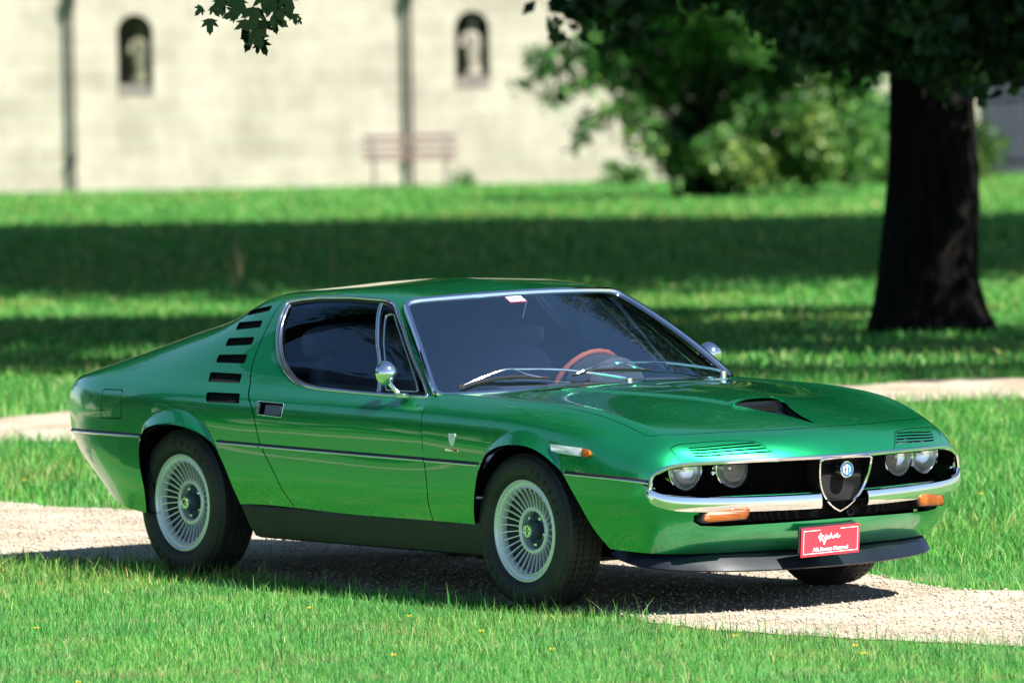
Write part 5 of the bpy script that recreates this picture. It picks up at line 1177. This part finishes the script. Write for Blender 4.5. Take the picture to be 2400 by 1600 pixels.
# ---- hood inlet
nv = naca_sv; outp = U2.pt(np.array([a for a, _ in nv]), np.array([c for _, c in nv])); outn = U2.nor(np.array([a for a, _ in nv]), np.array([c for _, c in nv]))
full = [tuple(p) for p in outp]+[(p[0], -p[1], p[2]) for p in outp[::-1][1:-1]]; n = len(full)
def dep(p): return .034*max(0, min(1, (.81-p[0])/.33))+.004
V = full+[(p[0], p[1], p[2]-dep(p)) for p in full]; q = MB().add(V, [(i, (i+1) % n, n+(i+1) % n, n+i) for i in range(n)]+[tuple(range(n, 2*n))]); q.build('hood_inlet', M['spoiler'], car, angle=30)
MB().box((.462, 0, .750), (.004, .20, .022)).build('inlet_grille', M['mesh'], car, smooth=False)
sc_ = []
for yy in np.linspace(-.125, .125, 13):
    t = abs(yy)/.125; sv = to_sv(U2, [(.448, abs(yy))], (0, 1), (6, 9.5), .1)[0]; p = U2.pt(np.array([sv[0]]), np.array([sv[1]]))[0]; sc_.append((yy, p[2], t))
V = []
for yy, z, t in sc_: h = .020*(1-t**2.5); V += [(.36, yy*1.05, z+.007*0), (.42, yy, z+h*.55+.001), (.452, yy, z+h+.001), (.468, yy*.98, z+h-.001), (.466, yy*.98, z+h-.007)]
F = [(i*5+j, (i+1)*5+j, (i+1)*5+j+1, i*5+j+1) for i in range(12) for j in range(4)]; MB().add(V, F).build('inlet_lip', M['paint'], hood, angle=60)
# ---- wheels
def build_wheel():
    w = empty('wheel', (0, 0, 0), 0, car)     # outer face towards -y, centre at the origin
    # tyre
    n = 300; prof_t = [(-.060, .192), (-.078, .198), (-.092, .214), (-.0985, .240), (-.096, .266), (-.086, .289), (-.076, .3005), (-.0715, .3045)]
    ribs = [(-.071, -.047), (-.043, -.021), (-.017, .017), (.021, .043), (.047, .071)]
    T = []
    for i, (a, b2) in enumerate(ribs):
        cr = lambda y: .3100-.0035*(y/.071)**2
        T += [(a, cr(a), i), ((a+b2)/2, cr((a+b2)/2), i), (b2, cr(b2), i)]
        if i < 4: T += [(b2+.0005, cr(b2)-.007, -1), (ribs[i+1][0]-.0005, cr(b2)-.007, -1)]
    prof_o = [(-a, r) for a, r in prof_t[::-1]]
    allp = [(a, .192+(r-.192)*.91, i_) for a, r, i_ in [(a, r, -1) for a, r in prof_t]+T+[(a, r, -1) for a, r in prof_o]]; k = len(allp); V = []; F = []
    for i in range(n):
        for a, r, rib in allp:
            if rib >= 0 and (i+int(a*60)+rib*2) % 5 == 0: r -= .0052
            th = 2*pi*i/n+ (a*2.2 if rib >= 0 else a*2.2*0); V.append((r*cos(th), a, r*sin(th)))
    for i in range(n):
        j = (i+1) % n
        for q in range(k-1): F.append((i*k+q, j*k+q, j*k+q+1, i*k+q+1))
    F = [tuple(reversed(f)) for f in F]
    ty = mobj('tyre', V, F, M['rubber'], w, smooth=True, angle=40)
    for d in (.2065, .2115, .2835): MB().lathe([(-.0865 if d < .21 else (-.0905 if d < .22 else -.0845), d-.0012), (-.0885 if d < .21 else (-.0925 if d < .22 else -.0865), d), (-.0865 if d < .21 else (-.0905 if d < .22 else -.0845), d+.0012)], 90, 'y').build('sidewall_ring', M['rubber'], ty)
    # rim
    MB().lathe([(-.058, .1965), (-.076, .1985), (-.0815, .1955), (-.082, .190), (-.078, .186), (-.072, .184), (-.070, .178), (-.073, .174), (-.0745, .168), (-.068, .165), (-.045, .162), (.0, .158), (.01, .02), (.09, .02), (.09, .17)], 96, 'y').build('rim', M['alu'], w, angle=28)
    MB().lathe([(-.046, .1655), (-.026, .12), (-.012, .07)], 64, 'y').build('dark_disc', M['alu_dark'], w)
    # turbine fins
    nf = 32; fin = []
    f = MB()
    prof_f = [(.090, 0.0), (.105, .0), (.125, .003), (.144, .009), (.154, .021), (.1655, .024)]
    hts = [-.040, -.044, -.052, -.060, -.067, -.070]
    V = []
    for (r, a), h in zip(prof_f, hts):
        for da, hh in ((-.0020, h), (.0020, h), (.0022, h+.010), (-.0022, h+.010)): V.append((r*cos(a/r*.165*1.0)-da*sin(a), hh, r*sin(a/r*.165)+da*cos(a)))
    F = [(i*4+j, (i+1)*4+j, (i+1)*4+(j+1) % 4, i*4+(j+1) % 4) for i in range(5) for j in range(4)]+[(0, 1, 2, 3), (23, 22, 21, 20)]
    f0 = MB().add(V, F).build('fin', M['alu'], w, angle=45); fin.append(f0)
    for i in range(1, nf):
        c = f0.copy(); COL.objects.link(c); c.rotation_euler = (0, 2*pi*i/nf, 0); fin.append(c)
    MB().lathe([(-.010, .093), (-.036, .092), (-.0425, .088), (-.043, .078), (-.038, .0735), (-.0, .071)], 64, 'y').build('inner_ring', M['alu'], w, angle=28)
    MB().lathe([(-.006, .073), (-.010, .05), (-.016, .037), (-.060, .034), (-.0665, .031), (-.067, .0005)], 48, 'y').build('hub', M['hubmetal'], w, angle=35)
    MB().lathe([(-.0672, .0265), (-.0700, .0255), (-.0705, .022), (-.0685, .021), (-.0690, .0005)], 32, 'y').build('centre_cap', M['chrome'], w, angle=35)
    for i in range(4):
        a = i*pi/2+.5; MB().tube([(.0145*cos(a)-.0*sin(a), -.0705, .0145*sin(a)), (.004*cos(a+.3), -.0705, .004*sin(a+.3))], .0018, 5).build('cap_emblem', M['black'], w)
    nut0 = None
    for i in range(5):
        a = i*2*pi/5+.4
        if nut0 is None: nut0 = MB().lathe([(-.008, .0085), (-.030, .0085), (-.034, .005), (-.034, .0005)], 6, 'y', (.055, 0, 0)).build('wheel_nut', M['chrome'], w); nut0.rotation_euler = (0, a, 0)
        else: c = nut0.copy(); COL.objects.link(c); c.rotation_euler = (0, a, 0)
    # sidewall lettering
    def arc_text(body, r, a_start, size, step, m):
        Vt, Ft = [], []
        for i, ch in enumerate(body):
            if ch == ' ': continue
            V1, F1_ = text_mesh(ch, size, bold=.0012); a = a_start-i*step; k = len(Vt)
            for v in V1:
                rr = r+v[1]; aa = a-v[0]/r; Vt.append((rr*cos(aa), -.0993+max(0, .226-rr)*.30+max(0, rr-.246)*.22+max(0, rr-.262)*.35, rr*sin(aa)))
            Ft += [tuple(reversed([j+k for j in f_])) for f_ in F1_]
        return mobj('sidewall_lettering', Vt, Ft, m, ty, smooth=False)
    arc_text('FULDA', .244, radians(102), .030, radians(11.5), M['letters']); arc_text('Y2000+', .244, radians(282), .030, radians(10.5), M['letters'])
    return w, [w]
wh, _ = build_wheel()
def clone(o, parent):
    c = o.copy(); COL.objects.link(c); c.parent = parent
    for ch in o.children: clone(ch, c)
    return c
def place(w, x, y, rot, flip):
    w.location = (x, y, WR+.004); w.rotation_euler = (0, rot, 0) if not flip else (0, rot, pi)
w2 = clone(wh, car); w3 = clone(wh, car); w4 = clone(wh, car)
WR = .2990
place(wh, 0, -.702, radians(-150), False); place(w2, -2.35, -.672, radians(8), False); place(w3, 0, .702, 1.0, True); place(w4, -2.35, .672, 2.0, True)
# ---- door handles
def handle(s):
    pt_ = patch(U1, [(a+(a+0)*0, c) for a, c in handle_sv], -.014); r = panel([pt_], 'handle_recess', M['void'], car, flange=0, side=s)
    P3, N3 = spath(U1, HANDLE, guess=(0, 3)); strip('handle_bezel', P3, N3, .0022, .0018, M['chrome'], r, True, s)
    for (x0, x1, z0, z1, nm) in ((-1.652, -1.548, .690, .728, 'handle_flap'), (-1.712, -1.690, .693, .733, 'lock_barrel')):
        A = [(x0, z0), (x1, z0+.001), (x1, z1), (x0, z1)]; P3, N3 = spath(U1, rounded(A, .006, 3), guess=(0, 3), step=.05); n = len(P3)
        V = [P3[i]-N3[i]*.011 for i in range(n)]+[P3[i]+N3[i]*.003 for i in range(n)]; V = [(v[0], s*v[1], v[2]) for v in V]
        F = [(i, (i+1) % n, n+(i+1) % n, n+i) for i in range(n)]+[tuple(range(n, 2*n))]
        if s < 0: F = [tuple(reversed(f_)) for f_ in F]
        MB().add(V, F).build(nm, M['hubmetal'] if 'flap' in nm else M['chrome'], r, angle=30)
handle(-1); handle(1)
# ---- door mirrors
def mirror(s):
    r = empty('door_mirror', (-.80, s*.775, .788), 0, car)
    MB().add(*(lambda: (lambda q: (q.V, q.F))(MB().lathe([(0, .0005), (.0, .018), (.006, .020), (.014, .012), (.016, .0005)], 24, 'z')))()).build('mirror_foot', M['chrome'], r)
    f_ = r.children[-1]; f_.scale = (2.6, 1, 1.1); f_.location = (.015, 0, 0)
    MB().tube([(-.01, -s*.0, .008), (-.022, s*.012, .030), (-.045, s*.022, .055)], [.011, .009, .010], 12).build('mirror_stem', M['chrome'], r)
    h = MB().lathe([(-.020, .0005), (-.0195, .045), (-.016, .053), (-.008, .0545), (.006, .052), (.022, .044), (.036, .030), (.046, .013), (.048, .0005)], 36, 'x'); h = h.build('mirror_head', M['chrome'], r, angle=50)
    h.scale = (.92, .92, .92); h.location = (-.052, s*.028, .093); h.rotation_euler = (0, radians(-6), radians(12)*-s)
    g = MB().lathe([(-.0205, .0005), (-.0205, .048)], 36, 'x').build('mirror_glass', M['chrome'], r); g.scale = h.scale; g.location = h.location; g.rotation_euler = h.rotation_euler
mirror(-1); mirror(1)
# ---- badges and side markers
def plaque(name, P, S, h, m, parent, s, guess=(0, 3)):
    P3, N3 = spath(S, P, guess=guess, step=.03); n = len(P3); V = [P3[i]-N3[i]*.001 for i in range(n)]+[P3[i]+N3[i]*h for i in range(n)]; c = P3.mean(0)+N3.mean(0)*h*1.25; V = [(v[0], s*v[1], v[2]) for v in V]+[(c[0], s*c[1], c[2])]
    F = [(i, (i+1) % n, n+(i+1) % n, n+i) for i in range(n)]+[(n+i, n+(i+1) % n, 2*n) for i in range(n)]
    if s < 0: F = [tuple(reversed(f_)) for f_ in F]
    return MB().add(V, F).build(name, m, parent, angle=40)
for s in (-1, 1):
    a = rounded([(-.418, .664), (-.370, .664), (-.374, .640), (-.384, .616), (-.400, .616), (-.414, .640)], .008, 3); b_0 = plaque('side_badge', a, U2, .003, M['bright'], car, s)
    plaque('name_strip', [(-.436, .604), (-.350, .603), (-.350, .594), (-.436, .595)], U2, .002, M['chrome'], car, s); plaque('name_strip_enamel', [(-.385, .6025), (-.358, .602), (-.358, .595), (-.385, .5955)], U2, .0035, M['enamel_red'], car, s)
    mk = plaque('side_marker', rounded([(.236, .648), (.425, .637), (.438, .622), (.425, .607), (.250, .619)], .008, 3), U2, .010, M['bright'], car, s)  # white finish painted in for glare on the chrome marker
    plaque('marker_lens', rounded([(.425, .638), (.458, .632), (.470, .618), (.458, .604), (.425, .606)], .010, 3), U2, .013, M['amber'], car, s)
# ---- interior
q = MB(); q.box((-.74, 0, .765), (.34, 1.36, .06)); q.box((-.90, 0, .70), (.14, 1.36, .17)); q.build('dashboard', M['trim'], car, angle=30)
MB().lathe([(0, .16), (.14, .15), (.17, .12), (.175, .0005)], 30, 'x', (-1.02, .35, .74)).build('instrument_cowl', M['trim'], car)
sw = empty('steering_wheel', (-1.075, .35, .745), 0, car); sw.rotation_euler = (0, radians(24), 0)
tor = MB(); P = [(0, .178*cos(a), .178*sin(a)) for a in np.linspace(0, 2*pi, 65)[:-1]]; rr = [.0108+.0012*sin(a*26) for a in np.linspace(0, 2*pi, 65)[:-1]]; tor.tube(P, rr, 10, closed=True); tor.build('wheel_rim', M['wood'], sw)
for a in (radians(-90), radians(20), radians(160)): MB().box((0, .09*cos(a), .09*sin(a)), (.004, .16, .022), Matrix.Rotation(a, 4, 'X')).build('spoke', M['chrome'], sw, smooth=False)
MB().lathe([(-.02, .04), (.01, .038), (.016, .02), (.016, .0005)], 24, 'x').build('horn_push', M['black'], sw); MB().tube([(.0, 0, 0), (.35, 0, 0)], .02, 8).build('column', M['black'], sw)
def rbox(cx, cy, cz, dx, dy, dz, tilt=0, p=.5):
    q = MB(); n, m_ = 24, 14; V = []; sg = lambda v, e: math.copysign(abs(v)**e, v)
    for i in range(m_+1):
        f_ = -pi/2+pi*i/m_
        for j in range(n):
            g_2 = 2*pi*j/n; v = Vector((dx/2*sg(cos(f_), p)*sg(cos(g_2), p), dy/2*sg(cos(f_), p)*sg(sin(g_2), p), dz/2*sg(sin(f_), p))); v.rotate(Matrix.Rotation(tilt, 3, 'Y')); V.append((v.x+cx, v.y+cy, v.z+cz))
    return q.add(V, [(i*n+j, i*n+(j+1) % n, (i+1)*n+(j+1) % n, (i+1)*n+j) for i in range(m_) for j in range(n)])
for s in (-1, 1):
    r = empty('seat', (0, 0, 0), 0, car); rbox(-1.30, s*.35, .42, .52, .50, .16).build('seat_cushion', M['seat'], r); rbox(-1.60, s*.35, .65, .14, .50, .56, radians(-18)).build('backrest', M['seat'], r); rbox(-1.70, s*.345, .955, .11, .50, .155, radians(-12), .6).build('headrest', M['seat'], r)
    MB().box((-1.25, s*.725, .56), (1.2, .04, .44)).build('door_card', M['trim'], car, smooth=False)
MB().box((-2.30, 0, .80), (.85, 1.16, .04)).build('parcel_shelf', M['trim'], car, smooth=False); MB().box((-1.95, 0, .62), (.10, 1.2, .36)).build('rear_bulkhead', M['trim'], car, smooth=False); MB().box((-1.25, 0, .30), (1.4, 1.3, .04)).build('carpet', M['trim'], car, smooth=False)
MB().box((-.58, 0, .70), (.06, 1.40, .16)).build('scuttle', M['void'], car, smooth=False)
# belt with buckle seen through the side glass
MB().tube([(-1.88, -.56, 1.05), (-1.62, -.50, .92), (-1.60, -.50, .72)], .012, 6, flat=.15).build('seat_belt', M['black'], car)
